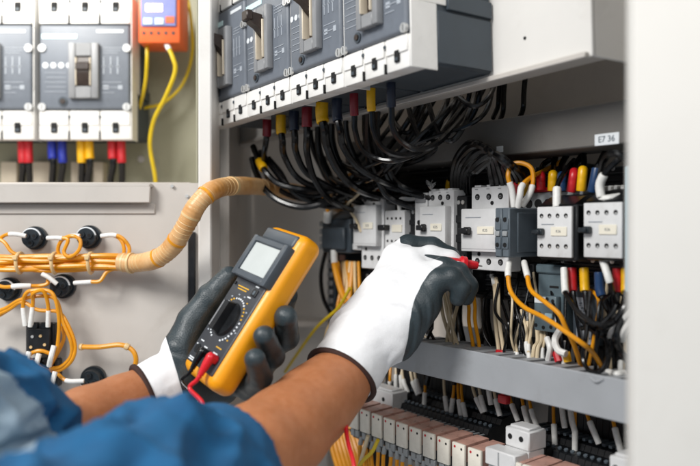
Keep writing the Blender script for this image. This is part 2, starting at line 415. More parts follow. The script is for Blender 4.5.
# upper row on the carrier plate
DU = .430
kU = lambda x: 1/(x+190)
edges = [208.4, 245, 288, 342, 408]
aR = BF.loc(408, 31.0, DU); aL = BF.loc(208.4, 0, DU)
wU = (aR.x-aL.x)/4
hz = BF.loc(408, 31.0, DU).z; hwU = hz-BF.loc(417, 64.5, DU).z
hwU = hz - BF.loc(408, 67.2, DU).z
hgU = BF.loc(213, 16, DU).z-hz
nm = ['leftmost breaker of the angled upper row, beside the white post', 'angled upper row breaker with its whole lever in view, second from the left', 'third angled upper row breaker from the left, its lever at the top edge', 'nearest breaker at the right end of the angled row, dark side wall showing']
protoU = None
for k in range(4):
    loc = Vector((aL.x+wU*k, DU, hz))
    if k == 0: protoU = breaker(BF, loc, wU, hgU, hwU, nm[0], True, 'breakers in the angled upper row')
    else: copy_tree(protoU, nm[k], BF.w((loc.x, loc.y, loc.z-hwU)))
# left pair seen through the window
ZL = 1.15
aL2 = LF.loc(38, 110, ZL); wL = X(131, ZL)-X(38, ZL)
protoL = breaker(LF, aL2, wL, Zh(24, ZL)-Zh(110, ZL), Zh(110, ZL)-Zh(140, ZL), 'grey breaker with dark centred toggle, left of the orange device', False, 'breakers behind the left window', depth=.1)
copy_tree(protoL, 'grey breaker cut by the left edge of the photograph', LF.w((aL2.x-wL*1.055, ZL, aL2.z-(Zh(110, ZL)-Zh(140, ZL)))))
# cable pairs under and over the left breakers
for i, (x, m, nm_, yy) in enumerate(((22, 'sleeve_red', 'red', 1), (28, 'sleeve_red', 'red', 1), (52, 'deep_blue', 'blue', 0), (62, 'deep_blue', 'blue', 1), (81, 'sleeve_yellow', 'yellow', 1), (89, 'sleeve_yellow', 'yellow', 0), (112, 'sleeve_red', 'red', 0), (121, 'sleeve_red', 'red', 1))):
    Z = ZL+.03; y0 = 141
    side = 'left' if i % 2 == 0 else 'right'
    wire([W(x, y0, Z), W(x+.3, 152, Z), W(x+1, 166, Z), W(x+U(-2, 2), 182, Z+.01), W(x+U(-3, 3), 205, Z+.02)], .0052, 'black_rubber',
         'black cable with %s sleeve, %s one of the pair under the %s breaker' % (nm_, side, 'cut off left' if i < 2 else 'left window') if i < 2 else
         'black cable with %s sleeve, %s one of its pair below the left window breaker' % (nm_, side), 'cable', 'cables below the left breakers', name='cable', start=(.034 if yy else .028, .0068, m, 'sleeve'))
for x, m, n_ in ((3, 'sleeve_yellow', 'yellow'), (24, 'sleeve_red', 'red'), (55, 'deep_blue', 'blue'), (83, 'sleeve_yellow', 'bright yellow'), (109, 'sleeve_red', 'bright red')):
    wire([W(x, 3, ZL+.04), W(x, -10, ZL+.04), W(x, -40, ZL+.05)], .007, m, '%s cable entering a left breaker from the top edge%s' % (n_, ', over the cut off one' if x < 30 else ''), 'cable', 'cables above the left breakers', name='cable')
# orange control device
p = W(138, 43, 1.14)
dv_ = thing('control_relay', 'small orange control device with glowing display at the top left', 'control device', LF, p)
wd = X(180, 1.14)-X(138, 1.14); hh = Zh(-14, 1.14)-p.z
MB().box(0, wd, 0, .06, 0, hh, bev=.003, seg=2).build('housing', 'device_orange', dv_)
sc_ = MB().box(wd*.08, wd*.92, -.003, -.0002, .0245, hh-.008, bev=.002).build('faceplate', 'device_panel', dv_)
MB().box(wd*.2, wd*.6, -.0045, -.0032, .046, .058, bev=.001).build('display', 'lit_display', sc_)
mb = MB()
for k in range(2): mb.box(wd*(.14+.27*k), wd*(.36+.27*k), -.0042, -.0032, .027, .037, 'label_cyan', bev=.001)
mb.box(wd*.67, wd*.88, -.0042, -.0032, .029, .039, 'device_orange', bev=.001); mb.build('button', None, sc_)
mb = MB()
for k in range(5): c = (wd*(.14+.175*k), .015); mb.cyl((c[0], -.0006, c[1]), (c[0], .002, c[1]), .0025, 'x', 12)
mb.build('terminal_screw', 'lever_brown', dv_)
wire([W(147, 44, 1.16), W(147, 60, 1.155), W(145, 85, 1.17), W(138, 112, 1.2), W(130, 128, 1.22)], .0028, 'wire_yellow', 'short yellow wire from the orange device bending left towards the breaker')
wire([W(166, 43, 1.15), W(173, 58, 1.14), W(175, 72, 1.14), W(165, 98, 1.15), W(154, 120, 1.17), W(150, 145, 1.18), W(155, 176, 1.19), W(156, 195, 1.2)], .0033, 'wire_yellow', 'long bright yellow wire curving down from the orange device', start=(.014, .0042, 'sleeve_white', 'sleeve'))
wire([W(186, -10, 1.22), W(191, 20, 1.22), W(192, 55, 1.23), W(182, 85, 1.23), W(163, 103, 1.22), W(145, 108, 1.22), W(132, 114, 1.23)], .0026, 'wire_yellow', 'yellow wire sweeping from the top down to the left behind the other yellow wires')

# ================================================================== LEFT LOWER PANEL
def socket(x, y, r, label, rot=0):
    Z = .948; t = thing('round_socket', label, 'socket', LF, W(x, y, Z), 'round black sockets on the left panel'); r = r/FP*Z
    t.rotation_euler = (0, rot, 0)
    mb = MB(); mb.cyl((0, .0015, 0), (0, -.005, 0), r*1.02, 'x', 36); mb.cyl((0, -.0045, 0), (0, -.016, 0), r*.86, 'x', 36, r1=r*.78)
    mb.build('base', 'socket_black', t)
    mb = MB(); pts = [(math.cos(a)*r*.80, -.014, math.sin(a)*r*.80) for a in [math.pi*(.1+.8*k/12) for k in range(13)]]
    mb.tube(pts, r*.09, 'x', 8, raw=True); mb.build('rim_mark', 'print_white', t)
    for sx, sz in ((-.33, .2), (.33, .2), (0, -.42)):
        mb = MB(); mb.cyl((sx*r, -.0155, sz*r), (sx*r, -.0185, sz*r), r*.25, 'x', 16); mb.cyl((sx*r, -.018, sz*r), (sx*r, -.0188, sz*r), r*.14, 'black_hole', 12)
        mb.build('pin_hole', 'socket_black', t)
    mb = MB(); mb.box(-r*.9, r*.9, -.012, -.007, -r*.16, r*.16, bev=.001); mb.build('cross_bar', 'black_plastic', t)
    return t
socket(36, 238, 11.5, 'round black socket above the orange bundle, at the far left')
socket(90, 237, 11.5, 'round black socket above the orange bundle, right of the orange loop', .1)
socket(10, 289, 11.5, 'round black socket below the orange bundle at the left edge', .3)
socket(64, 286, 12, 'round black socket below the orange bundle, left of the grey wall space', .15)
socket(94, 378, 12, 'round black socket low on the panel just above the bare forearm', 3.0)
ZW = .925
def ow(P, label, r=.0023, **k): return wire([W(x, y, ZW-(dz or 0)) for x, y, dz in P], r, 'wire_orange', label, **k)
wsl = lambda L: (L, .0028, 'sleeve_white', 'ferrule')
ow([(26, 236, .004), (12, 234, .006), (2, 237, 0), (-12, 250, 0)], 'orange wire with white ferrule entering the far left socket from the left', start=wsl(.02))
ow([(-8, 236, 0), (4, 242, .004), (12, 252, .006), (25, 258, .006)], 'orange wire dropping into the bundle left of the first socket')
ow([(47, 238, .004), (60, 238, .006), (68, 240, .008), (64, 252, .01), (70, 257, .012), (79, 250, .01), (80, 240, .008), (72, 236, .008), (62, 240, .004), (58, 250, 0), (62, 260, 0)], 'orange loop of wire between the two upper sockets', start=wsl(.02))
ow([(80, 236, .006), (72, 236, .006), (66, 238, .006)], 'short white sleeved wire left of the second upper socket', start=wsl(.012))
ow([(101, 236, .004), (113, 235, .006), (122, 238, .006), (129, 247, .004), (128, 257, .006), (124, 262, .006)], 'orange wire arching from the second upper socket into the bundle', start=wsl(.02))
ow([(113, 235, .004), (120, 239, .004), (124, 248, .004), (123, 262, .004)], 'inner orange wire beside the arch right of the second upper socket')
ow([(-6, 284, 0), (4, 287, .005), (20, 286, .01), (38, 286, .004), (47, 284, .003), (48, 280, 0)], 'orange wire with white ferrule right of the lower left edge socket', bands=((.028, .050, .0034, 'sleeve_white', 'ferrule'),))
ow([(57, 284, .006), (48, 277, .008), (42, 274, .008)], 'slanting white ferrule at the upper left of the lower socket', start=wsl(.022))
ow([(74, 283, .004), (90, 282, .006), (100, 281, .006), (107, 272, .003), (117, 268, .004)], 'orange wire from the lower socket rising right to the bundle', start=wsl(.022))
bd = thing('cable_bundle', 'thick horizontal bundle of orange wires tied along the left panel', 'cable bundle', LF, W(-12, 263, ZW))
o0 = W(-12, 263, ZW)
for k in range(15):
    j = [U(-7, 7) for _ in range(6)]; zz = [U(-.007, .004) for _ in range(6)]
    base = -7+14*k/14
    pts = [W(x, 263+base*.95+U(-1.3, 1.3)-(x*.005), ZW+z)-o0 for x, z in zip((-12, 15, 45, 75, 100, 128), zz)]
    MB().tube(pts, .0030, 'x', 8).build('wire', 'wire_orange', bd)
for x in (20, 55, 91):
    c = W(x, 263, ZW-.002)-o0; mb = MB()
    ring = [c+Vector((.0005*math.sin(a*2), math.cos(a)*.012, math.sin(a)*.0122)) for a in [2*math.pi*q/20 for q in range(21)]]
    mb.tube(ring, .0022, 'x', 8, raw=True); mb.box(c.x-.003, c.x+.003, c.y-.016, c.y-.011, c.z+.004, c.z+.010, bev=.001); mb.build('cable_tie', 'tie_beige', bd)
# conduit from the bundle round the post
cp = [W(120, 262, .92), W(136, 263, .915), W(156, 259, .90), W(172, 247, .89), W(186, 225, .875), W(197, 205, .87), (W(212, 191, .88)), W(232, 186, .93), W(262, 187, 1.02), W(300, 193, 1.09), W(335, 203, 1.12), W(352, 214, 1.13)]
cd = thing('corrugated_conduit', 'beige plastic conduit full of orange wires curving round the white post', 'conduit', LF, cp[0])
P_, _ = spline([p-cp[0] for p in cp], 34)
mb = MB(); rads = [.0112*(1+.010*math.sin(i*1.25))*(1+.03*math.sin(i*.13)) for i in range(len(P_))]
mb.tube(P_, .01, 'x', 20, rads=rads, raw=True); mb.build('sleeve', 'conduit', cd)
for i0 in (8, 22, 70, 112, 150, 190, 235, 300):
    seg_ = P_[i0:i0+(5 if i0 != 22 else 6)]
    MB().tube(seg_[:4 if i0 != 22 else 6], .0119 if i0 != 22 else .0128, 'x', 18, raw=True).build('clamp_band', 'wire_orange' if i0 in (70, 112, 190) else 'tie_beige', cd)
hx = []
for i in range(0, len(P_)-3):
    t_ = (P_[i+1]-P_[i]).normalized(); u_ = (Vector((0, 1, 0))-t_*t_.y).normalized(); v_ = t_.cross(u_)
    for j in range(3):
        aa = (i+j/3)*1.05; hx.append(P_[i].lerp(P_[i+1], j/3)+(u_*math.cos(aa)+v_*math.sin(aa))*.0109)
MB().tube(hx, .0005, 'x', 5, raw=True).build('spiral_wrap', 'tie_beige', cd)
# small black terminal blocks with white ferrules
def tblock(x, y, w_, h_, label):
    t = thing('terminal_block', label, 'terminal block', LF, W(x-w_/2, y+h_/2, .93), 'black terminal blocks on the left panel')
    w0 = w_/FP*.93; h0 = h_/FP*.93
    mb = MB(); mb.box(0, w0, 0, .018, 0, h0, bev=.0015); mb.box(w0*.12, w0*.9, -.005, .001, h0*.12, h0*.86, bev=.001)
    for k in range(2): mb.box(w0*(.1+.45*k), w0*(.45+.45*k), -.0035, .004, h0*.84, h0*1.06, bev=.001)
    mb.build('body', 'black_plastic', t)
    for sx, sz in ((.25, .25), (.72, .33), (.58, .62), (.3, .6)):
        mb = MB(); mb.cyl((w0*sx, -.0062, h0*sz), (w0*sx, -.004, h0*sz), .0018, 'x', 12); mb.build('screw', 'tie_beige' if sz < .5 or sx > .5 else 'screw_metal', t)
    return t
tblock(40, 339, 29, 30, 'black terminal block under the white ferrules, upper of the two')
tblock(43, 374, 28, 28, 'black terminal block above the blue sleeve, lower of the two')
ow([(25, 326, .012), (23, 306, .012), (25, 295, .016), (31, 291, .016), (33, 300, .014), (31, 325, .012)], 'left orange loop standing over the upper terminal block', start=wsl(.022), end=wsl(.022))
ow([(30, 327, .014), (33, 303, .014), (33, 294, .02), (43, 291, .02), (48, 305, .014), (48, 327, .012)], 'right orange loop standing over the upper terminal block', start=wsl(.024), end=wsl(.02))
ow([(-10, 318, 0), (8, 310, .006), (22, 302, .01), (38, 310, .012), (58, 312, .01), (68, 325, .01), (75, 345, .01), (72, 360, .01), (60, 370, .008), (45, 370, .006), (36, 364, .006), (28, 358, .004)], 'outer orange wire sweeping round the terminal blocks')
ow([(-10, 314, 0), (6, 308, .006), (20, 300, .01), (40, 296, .012), (56, 300, .012), (63, 322, .012), (71, 342, .012), (71, 356, .01), (62, 366, .01), (50, 369, .01)], 'middle orange wire sweeping round the terminal blocks')
ow([(30, 291, .016), (44, 290, .016), (54, 296, .016), (59, 320, .014), (57, 350, .012), (52, 362, .01)], 'inner orange wire falling right of the upper terminal block')
ow([(62, 326, .006), (64, 338, .006), (58, 352, .006), (50, 366, .006)], 'thin orange wire crossing behind the curved wires')
ow([(-12, 322, 0), (5, 312, .003), (14, 306, .003), (26, 296, .004)], 'orange wire rising from the left edge to the small loops')
ow([(8, 359, .004), (24, 360, .006), (32, 353, .01), (42, 351, .01), (55, 356, .006)], 'orange wire crossing between the two terminal blocks')
ow([(80, 347, .004), (100, 347, .01), (120, 345, .012), (132, 350, .012), (136, 360, .012), (132, 372, .01), (122, 379, .006), (108, 380, .004)], 'orange wire making a wide arc right of the low socket', r=.003, end=wsl(.02), bands=((0, .004, .0042, 'tie_beige', 'cable_tie'), (.058, .063, .0042, 'tie_beige', 'cable_tie')))
ow([(84, 381, .006), (68, 381, .008), (60, 376, .006), (55, 368, .006)], 'orange wire leaving the low socket to the left', start=wsl(.022))
for x, y in ((24, 372), (34, 374), (49, 366), (50, 392)):
    wire([W(x, y, .91), W(x+2, y-9, .905), W(x+5, y-20, .91)], .0032, 'sleeve_white', 'white ferrule sleeve %s the lower terminal block' % {24: 'at the far left of', 34: 'inclined over', 49: 'at the right of', 50: 'in front of'}[x if y != 392 else 50], 'ferrule', name='ferrule')
# ================================================================== CONTACTOR ROW
DF = .600
def pw_(px, py, D): return PF.P(px, py, D)
def start_dev(name, label, cat, x0, x1, yt, yb, D=DF, group=None):
    a, w_, h_ = dims(PF, x0, x1, yt, yb, D); return thing(name, label, cat, PF, a, group), w_, h_
def starter(x0, x1, yt, ym0, ym1, yb, label, auxl=False):
    """motor starter: stepped white face, three holes above and below, dark knob and cream label"""
    t, w_, h_ = start_dev('motor_starter', label, 'motor starter', x0, x1, yt, yb, group='white motor starters in the contactor row')
    z1 = h_*(yb-ym1)/(yb-yt); z2 = h_*(yb-ym0)/(yb-yt)
    mb = MB(); ox = w_*.10
    mb.box(ox, w_, .006, .026, 0, h_, bev=.001); mb.box(ox+.001, w_-.001, .0265, .07, .002, h_-.002, 'black_plastic')                                  # body with terminal faces
    for k in range(3): mb.box(ox+w_*(.04+.3*k), ox+w_*(.2+.3*k), .009, .02, h_-.0002, h_+.002)
    mb.build('body', 'contactor_white', t)
    fc = MB().box(0, w_*.93, -.004, .0058, z1, z2, bev=.0012, seg=2).build('front_cover', 'contactor_white', t)
    MB().box(w_*.12, w_*.5, -.0046, -.0041, z2-.010, z2-.0092).build('print', 'print_pale', fc)
    MB().box(w_*.42, w_*.82, -.0052, -.0041, (z1+z2)/2-.0045, (z1+z2)/2+.004, bev=.0005).build('label', 'contactor_label', t)
    textmesh('K35', .0044, 'label_text', 'bezel_grey', fc, (w_*.62, -.0053, (z1+z2)/2-.0002))
    mb = MB(); zc = (z1+z2)/2-.001
    mb.box(w_*.10, w_*.27, -.007, -.0041, zc-.0045, zc+.0045, bev=.001); mb.box(w_*.06, w_*.30, -.013, -.007, zc-.003, zc+.0033, bev=.001)
    mb.build('knob', 'black_plastic', t)
    mb = MB()
    for k in range(3):
        for zz in ((z2+h_)/2+.001, z1*.48):
            c = (ox+w_*(.16+.28*k), zz); mb.cyl((c[0], .0054, c[1]), (c[0], .0075, c[1]), .0034, 'x', 18)
    ms = MB()
    for k in range(3):
        for zz in ((z2+h_)/2+.001, z1*.48): c = (ox+w_*(.16+.28*k), zz-.0006); ms.cyl((c[0], .0051, c[1]), (c[0], .0070, c[1]), .0019, 'x', 12); ms.box(c[0]-.0016, c[0]+.0016, .0048, .0052, c[1]-.0003, c[1]+.0003, 'black_hole')
    ms.build('screw', 'duct_dark', t)
    for q_ in range(3): MB().box(ox+w_*(.10+.28*q_), ox+w_*(.17+.28*q_), .0056, .0060, h_-.0030, h_-.0022).build('print', 'bezel_grey', fc)
    MB().box(w_*.002, w_*.928, -.0043, -.0039, z1+.0030, z1+.0033).build('seam', 'bezel_grey', fc)
    for zz, kx in (((z2+h_)/2-.006, .62), (z1*.86, .3)): mb.cyl((w_*kx, .0053, zz), (w_*kx, .0075, zz), .0022, 'x', 14)
    mb.build('terminal_hole', 'black_hole', t)
    return t, w_, h_
starter(355.5, 380, 195, 205.5, 245.5, 268, 'white motor starter at the far left of the contactor row, beside the dark grey box')
s2, w2, h2 = starter(422, 449.5, 191, 206.5, 247.5, 274, 'white motor starter just above the gloved fingers')
MB().box(-w2*.38, w2*.085, .004, .06, h2*.2, h2*.98, bev=.001).build('side_switch', 'contactor_white', s2)
mb = MB(); mb.cyl((-w2*.2, .003, h2*.62), (-w2*.2, .006, h2*.62), .003, 'x', 16); mb.build('side_hole', 'black_hole', s2)
MB().box(-w2*.34, w2*.05, .0025, .0039, h2*.86, h2*.95, bev=.0005).build('shutter', 'bezel_grey', s2)
starter(463.5, 504.5, 187.5, 209, 251, 269.5, 'white motor starter touched by the red probe tip')
# narrow slip-on switch and black fill between
t, w_, h_ = start_dev('auxiliary_switch', 'narrow white contact block with tiny holes right of the far left starter', 'contact block', 383.5, 403, 210.5, 255)
MB().box(0, w_, .002, .06, 0, h_, bev=.001).build('body', 'contactor_white', t)
mb = MB()
for k in range(4):
    for z in (.82, .32): mb.cyl((w_*(.16+.22*k), .0012, h_*z), (w_*(.16+.22*k), .004, h_*z), .0016, 'x', 10)
mb.build('terminal_hole', 'black_hole', t)
mb = MB(); mb.box(w_*-.08, w_*.28, -.008, .0019, h_*.55, h_*.68, bev=.001); mb.build('knob', 'black_plastic', t)
MB().box(w_*.4, w_*.9, .0008, .0019, h_*.52, h_*.68).build('label', 'contactor_label', t)
def blackbody(x0, x1, yt, yb, D, label, dp=.05):
    t, w_, h_ = start_dev('contactor', label, 'contactor', x0, x1, yt, yb, D)
    mb = MB(); mb.box(0, w_, 0, dp, 0, h_, bev=.0015)
    for k in range(4): mb.box(w_*.08, w_*.9, -.002, .001, h_*(.12+.2*k), h_*(.2+.2*k), bev=.0006)
    mb.build('body', 'black_plastic', t)
    mb = MB()
    for k in range(3): c = (w_*(.2+.3*k), h_*.93); mb.cyl((c[0], -.001, c[1]), (c[0], .002, c[1]), .0025, 'x', 12)
    mb.build('terminal_screw', 'screw_metal', t)
blackbody(404, 423, 208, 268, .612, 'black contactor body between the narrow block and the second starter')
blackbody(452, 466, 196, 292, .612, 'black contactor body between the second and third starters')
# dark grey auxiliary block, two columns of terminals, big right side
t, w_, h_ = start_dev('auxiliary_block', 'dark grey block with two columns of terminals right of the probed white starter', 'contact block', 494.5, 509.5, 208, 257, .578)
for k in range(2):
    x0 = w_*(.5*k)
    mb = MB(); mb.box(x0+.0004, x0+w_*.5-.0004, 0, .062, 0, h_, bev=.0012)
    for z in (.69, .0+.31): mb.box(x0+w_*.06, x0+w_*.44, -.0012, .0004, h_*(z-.14), h_*(z+.1), bev=.0006)
    c = mb.build('contact_module', 'aux_grey', t)
    mb = MB()
    for z in (.76, .25): mb.cyl((x0+w_*.25, -.0018, h_*z), (x0+w_*.25, .001, h_*z), .0024, 'x', 14)
    mb.build('terminal_hole', 'black_hole', c)
    mb = MB(); mb.box(x0+w_*.1, x0+w_*.4, -.0022, -.0002, h_*.43, h_*.53, bev=.0004); mb.build('indicator', 'clear_grey', c)
mb = MB(); mb.box(w_-.0006, w_+.0006, .012, .052, h_*.1, h_*.9, bev=.0004); mb.cyl((w_, .045, h_*.6), (w_+.0012, .045, h_*.6), .002, 'black_hole', 12); mb.build('side_plate', 'aux_grey', t)
# two white faced contactors with black bodies
def contactor(x0, x1, yt, yb, label, D):
    t, w_, h_ = start_dev('contactor', label, 'contactor', x0, x1, yt, yb, D, 'white faced contactors at the right')
    f = MB().box(0, w_, 0, .0035, 0, h_, bev=.0009, seg=2).build('face', 'contactor_white', t)
    mb = MB(); mb.box(-.0005, w_+.0040, .0038, .075, -.003, h_+.002, bev=.0015)
    mb.prof([(.004, h_+.002), (.06, h_+.002), (.06, h_+.016), (.02, h_+.010)], 0, w_); mb.build('body', 'black_plastic', t)
    mb = MB()
    for k in range(4):
        for z in (.82, .22): mb.cyl((w_*(.14+.235*k), -.0004, h_*z), (w_*(.14+.235*k), .002, h_*z), .0022, 'x', 14)
    mb.build('terminal_hole', 'black_hole', f)
    mb = MB()
    for k in range(4):
        for z in (.80, .20): mb.cyl((w_*(.155+.235*k), -.0007, h_*z), (w_*(.155+.235*k), .0005, h_*z), .0011, 'x', 10)
    mb.build('screw', 'screw_metal', f)
    MB().box(w_*.42, w_*.88, -.0011, -.0001, h_*.42, h_*.60, bev=.0004).build('label', 'contactor_label', t)
    textmesh('K36', .0036, 'label_text', 'bezel_grey', f, (w_*.65, -.0012, h_*.51))
    MB().box(w_*.14, w_*.5, -.0006, -.0001, h_*.645, h_*.66).build('print', 'print_pale', f)
    mb = MB(); mb.box(w_*.07, w_*.24, -.006, -.0001, h_*.43, h_*.57, bev=.001); mb.box(w_*-.01, w_*.2, -.0085, -.006, h_*.455, h_*.545, bev=.0008); mb.build('slider', 'socket_black', t)
    return t
contactor(537, 571.5, 207, 256.5, 'white faced contactor with eight holes, left of the two, beside the dark grey block', .592)
contactor(583.5, 622, 203, 257, 'white faced contactor with eight holes, right of the two, beside the white door', .592)
# terminal bar behind with red strip
t, w_, h_ = start_dev('terminal_bar', 'grey terminal bar with red top strip behind the white contactors', 'terminal bar', 524, 584, 193, 212, .632)
MB().box(0, w_, 0, .04, 0, h_, bev=.001).build('body', 'clear_grey', t)
MB().box(-.002, w_*.45, -.001, .03, h_+.0002, h_+.005, bev=.001).build('red_strip', 'sleeve_red', t)
mb = MB()
for k in range(6): c = (w_*(.09+.165*k), h_*.42); mb.cyl((c[0], -.0008, c[1]), (c[0], .002, c[1]), .0048, 'x', 16)
mb.build('terminal_hole', 'black_hole', t)
t, w_, h_ = start_dev('terminal_bar', 'pale comb of terminal ends behind the rightmost contactor', 'terminal bar', 598, 632, 192, 200, .64)
mb = MB(); mb.box(0, w_, 0, .03, 0, h_, bev=.001)
for k in range(5): mb.box(w_*(.05+.19*k), w_*(.15+.19*k), .002, .02, h_, h_+.006, bev=.0008)
mb.build('body', 'sleeve_white', t)
# dark relay box at the far left, stack of terminals under it
t, w_, h_ = start_dev('relay_box', 'dark blue grey box at the far left of the contactor row with wires entering', 'relay box', 322, 350, 219, 252, .60)
mb = MB(); mb.box(0, w_, 0, .06, 0, h_, bev=.002); mb.box(w_*.1, w_*.9, -.006, .001, h_*.1, h_*.75, bev=.002)
mb.prof([(0, h_), (.05, h_), (.05, h_+.012), (.03, h_+.012)], w_*.1, w_*.9); mb.build('body', 'breaker_body', t)
mb = MB()
for k in range(4): mb.box(-.012, -.0003, .003, .03, h_*(.08+.23*k), h_*(.24+.23*k), bev=.001)
mb.build('side_terminal', 'clear_grey', t)
mb = MB(); mb.box(w_*1.02, w_*1.25, .004, .03, h_*.45, h_*.62, bev=.001); mb.box(w_*1.0, w_*1.28, .004, .03, h_*.1, h_*.3, bev=.001); mb.build('plug', 'contactor_white', t)
for xs, n, lab in ((328, 9, 'left'), (340, 8, 'right')):
    t, w_, h_ = start_dev('terminal_strip', '%s vertical strip of small grey and copper terminals below the dark box' % lab, 'terminal strip', xs, xs+7, 252, 330, .632)
    mb = MB(); mb.box(0, w_, 0, .04, 0, h_, bev=.001)
    mb.build('rail', 'breaker_body', t)
    mb = MB()
    for k in range(n): mb.box(w_*.15, w_*.85, -.004, -.0001, h_*(k+.15)/n, h_*(k+.75)/n, bev=.001)
    mb.build('terminal', 'bezel_grey' if lab == 'left' else 'relay_pink', t)
# blocks under the contactors
t, w_, h_ = start_dev('overload_relay', 'blue grey overload relay with pale label and blue button under the left white contactor', 'overload relay', 535, 560, 264, 331, .615)
mb = MB(); mb.box(0, w_, .004, .07, 0, h_, bev=.0015); mb.box(w_*.05, w_*.95, -.004, .005, h_*.02, h_*.55, bev=.002, seg=2)
mb.box(-w_*.04, w_*1.04, .001, .05, h_*.86, h_, bev=.002); mb.build('body', 'overload_grey', t)
MB().box(w_*.1, w_*.55, -.005, -.0041, h_*.43, h_*.53, bev=.0004).build('label', 'print_white', t)
mb = MB(); mb.box(w_*.55, w_*.85, -.007, -.0041, h_*.22, h_*.30, bev=.001); mb.build('button', 'blue_strip', t)
mb = MB()
for x, z in ((.15, .1), (.45, .08), (.75, .1), (.3, .28), (.7, .42), (.82, .48), (.6, .5)): mb.cyl((w_*x, -.0046, h_*z), (w_*x, -.003, h_*z), .0019, 'x', 12)
mb.box(w_*.5, w_*.85, .0034, .0045, h_*.66, h_*.69); mb.build('screw_hole', 'black_hole', t)
t, w_, h_ = start_dev('overload_relay', 'tall grey relay with spotted label behind the looping black wires at the right', 'overload relay', 572, 597, 285, 343, .625)
MB().box(0, w_, 0, .06, 0, h_, bev=.0015).build('body', 'breaker_body', t)
mb = MB(); mb.box(w_*.2, w_*.8, -.001, -.0001, h_*.02, h_*.8, 'print_pale')
for q in range(40): x, z = U(.22, .74), U(.05, .76); mb.box(w_*x, w_*(x+.05), -.0014, -.0009, h_*z, h_*(z+.02), 'aux_grey')
mb.build('label', None, t)
blackbody(503, 534, 262, 300, .64, 'black contactor lower part behind the two orange wires'); blackbody(563, 626, 258, 275, .635, 'black terminal block under the white faced contactors'); blackbody(460, 500, 272, 296, .645, 'black terminal block under the third starter')
blackbody(352, 384, 270, 330, .635, 'black contactor lower part under the far left starter'); blackbody(560, 574, 278, 340, .64, 'narrow black relay between the two grey relays'); blackbody(598, 620, 290, 350, .648, 'black relay behind the cables beside the white door')
# added black blocks behind the contactor tops, imitating shade below the beam
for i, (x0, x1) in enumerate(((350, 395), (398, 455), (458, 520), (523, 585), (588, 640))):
    blackbody(x0, x1, 168, 200, .672, ['added black block imitating shade under the beam, %s' % q for q in ('far left behind the first starter', 'above the narrow white block', 'behind the two arching cable loops', 'behind the coloured sleeves', 'beside the white door')][i], .02)

# ================================================================== SLOTTED DUCT
DD = .565
a = PF.loc(480, 388.7, DD); b = PF.loc(480, 352.6, DD); x0 = PF.loc(378, 350, DD).x; x1 = PF.loc(660, 400, DD).x
dw, dh = x1-x0, b.z-a.z
dt = thing('wiring_duct', 'grey slotted wiring duct running under the contactors to the right', 'wiring duct', PF, (x0, DD, a.z))
MB().box(0, dw, 0, .0022, .0, dh, bev=.0008).build('cover', 'duct_grey', dt)
MB().box(0, dw, .128, .131, 0, dh).build('back', 'duct_dark', dt)
MB().box(0, dw, .0023, .009, dh*.90, dh*.94).build('cover_lip', 'duct_grey', dt)
mb = MB(); n = int(dw/.021)
for k in range(n):
    x = k*.021+.002
    mb.prof([(.003, dh-.002), (.06, dh-.004), (.06, dh-.0065), (.003, dh-.0045)], x, x+.0125)
for k in range(n):
    x = k*.021+.002
    mb.box(x, x+.0125, .057, .060, .004, dh-.0066)
mb.build('slotted_wall', 'duct_grey', dt)
MB().box(0, dw, .0025, .127, .0, .0025).build('floor', 'duct_dark', dt)
# scuff on the cover
sp = PF.loc(594, 379, DD); 
mb = MB(); mb.tube([(sp.x-x0-.004, -.0001, dh*.9), (sp.x-x0+.003, -.0012, dh*.84), (sp.x-x0+.010, -.0001, dh*.93)], .0012, 'x', 6); mb.build('crease', 'duct_grey', dt)

# ================================================================== WIRES OF THE CONTACTOR ZONE
def pwire(P, r, m, label, **k): return wire([PF.P(x, y, D) for x, y, D in P], r, m, label, **k)
fer = lambda L, r=.0033: (L, r, 'sleeve_white', 'ferrule')
col = lambda L, c, r=.0062: (L, r, 'sleeve_'+c, 'sleeve')
# orange pair
pwire([(514, 207, .59), (512, 190, .588), (508, 176, .585), (512, 165, .59), (521, 163, .595), (531, 168, .60), (533, 180, .60), (530, 193, .595), (522, 206, .592)], .0024, 'wire_orange', 'orange wire looping up and over above the dark grey block', start=fer(.026), end=fer(.024))
pwire([(518, 207, .585), (520, 195, .582), (522, 186, .585), (530, 178, .60), (545, 170, .64), (560, 162, .66), (570, 152, .66)], .0024, 'wire_orange', 'orange wire rising from the grey block to the upper right under the beam', start=fer(.026))
pwire([(496, 163, .62), (512, 158, .65), (535, 157, .66), (548, 152, .67)], .0018, 'wire_orange', 'thin dark orange wire under the beam above the loop')
pwire([(509, 262, .588), (508, 275, .58), (511, 292, .575), (524, 307, .57), (545, 318, .565), (566, 332, .565), (583, 344, .57), (592, 352, .585), (600, 364, .60), (602, 374, .62)], .0023, 'wire_orange', 'thick orange wire falling from the grey block across to the duct, left one', start=fer(.018))
pwire([(524, 262, .60), (527, 274, .59), (531, 290, .58), (545, 302, .575), (559, 314, .575), (566, 328, .58), (574, 345, .59), (581, 366, .61)], .0023, 'wire_orange', 'thick orange wire falling from the grey block to the duct, right one', start=fer(.024))
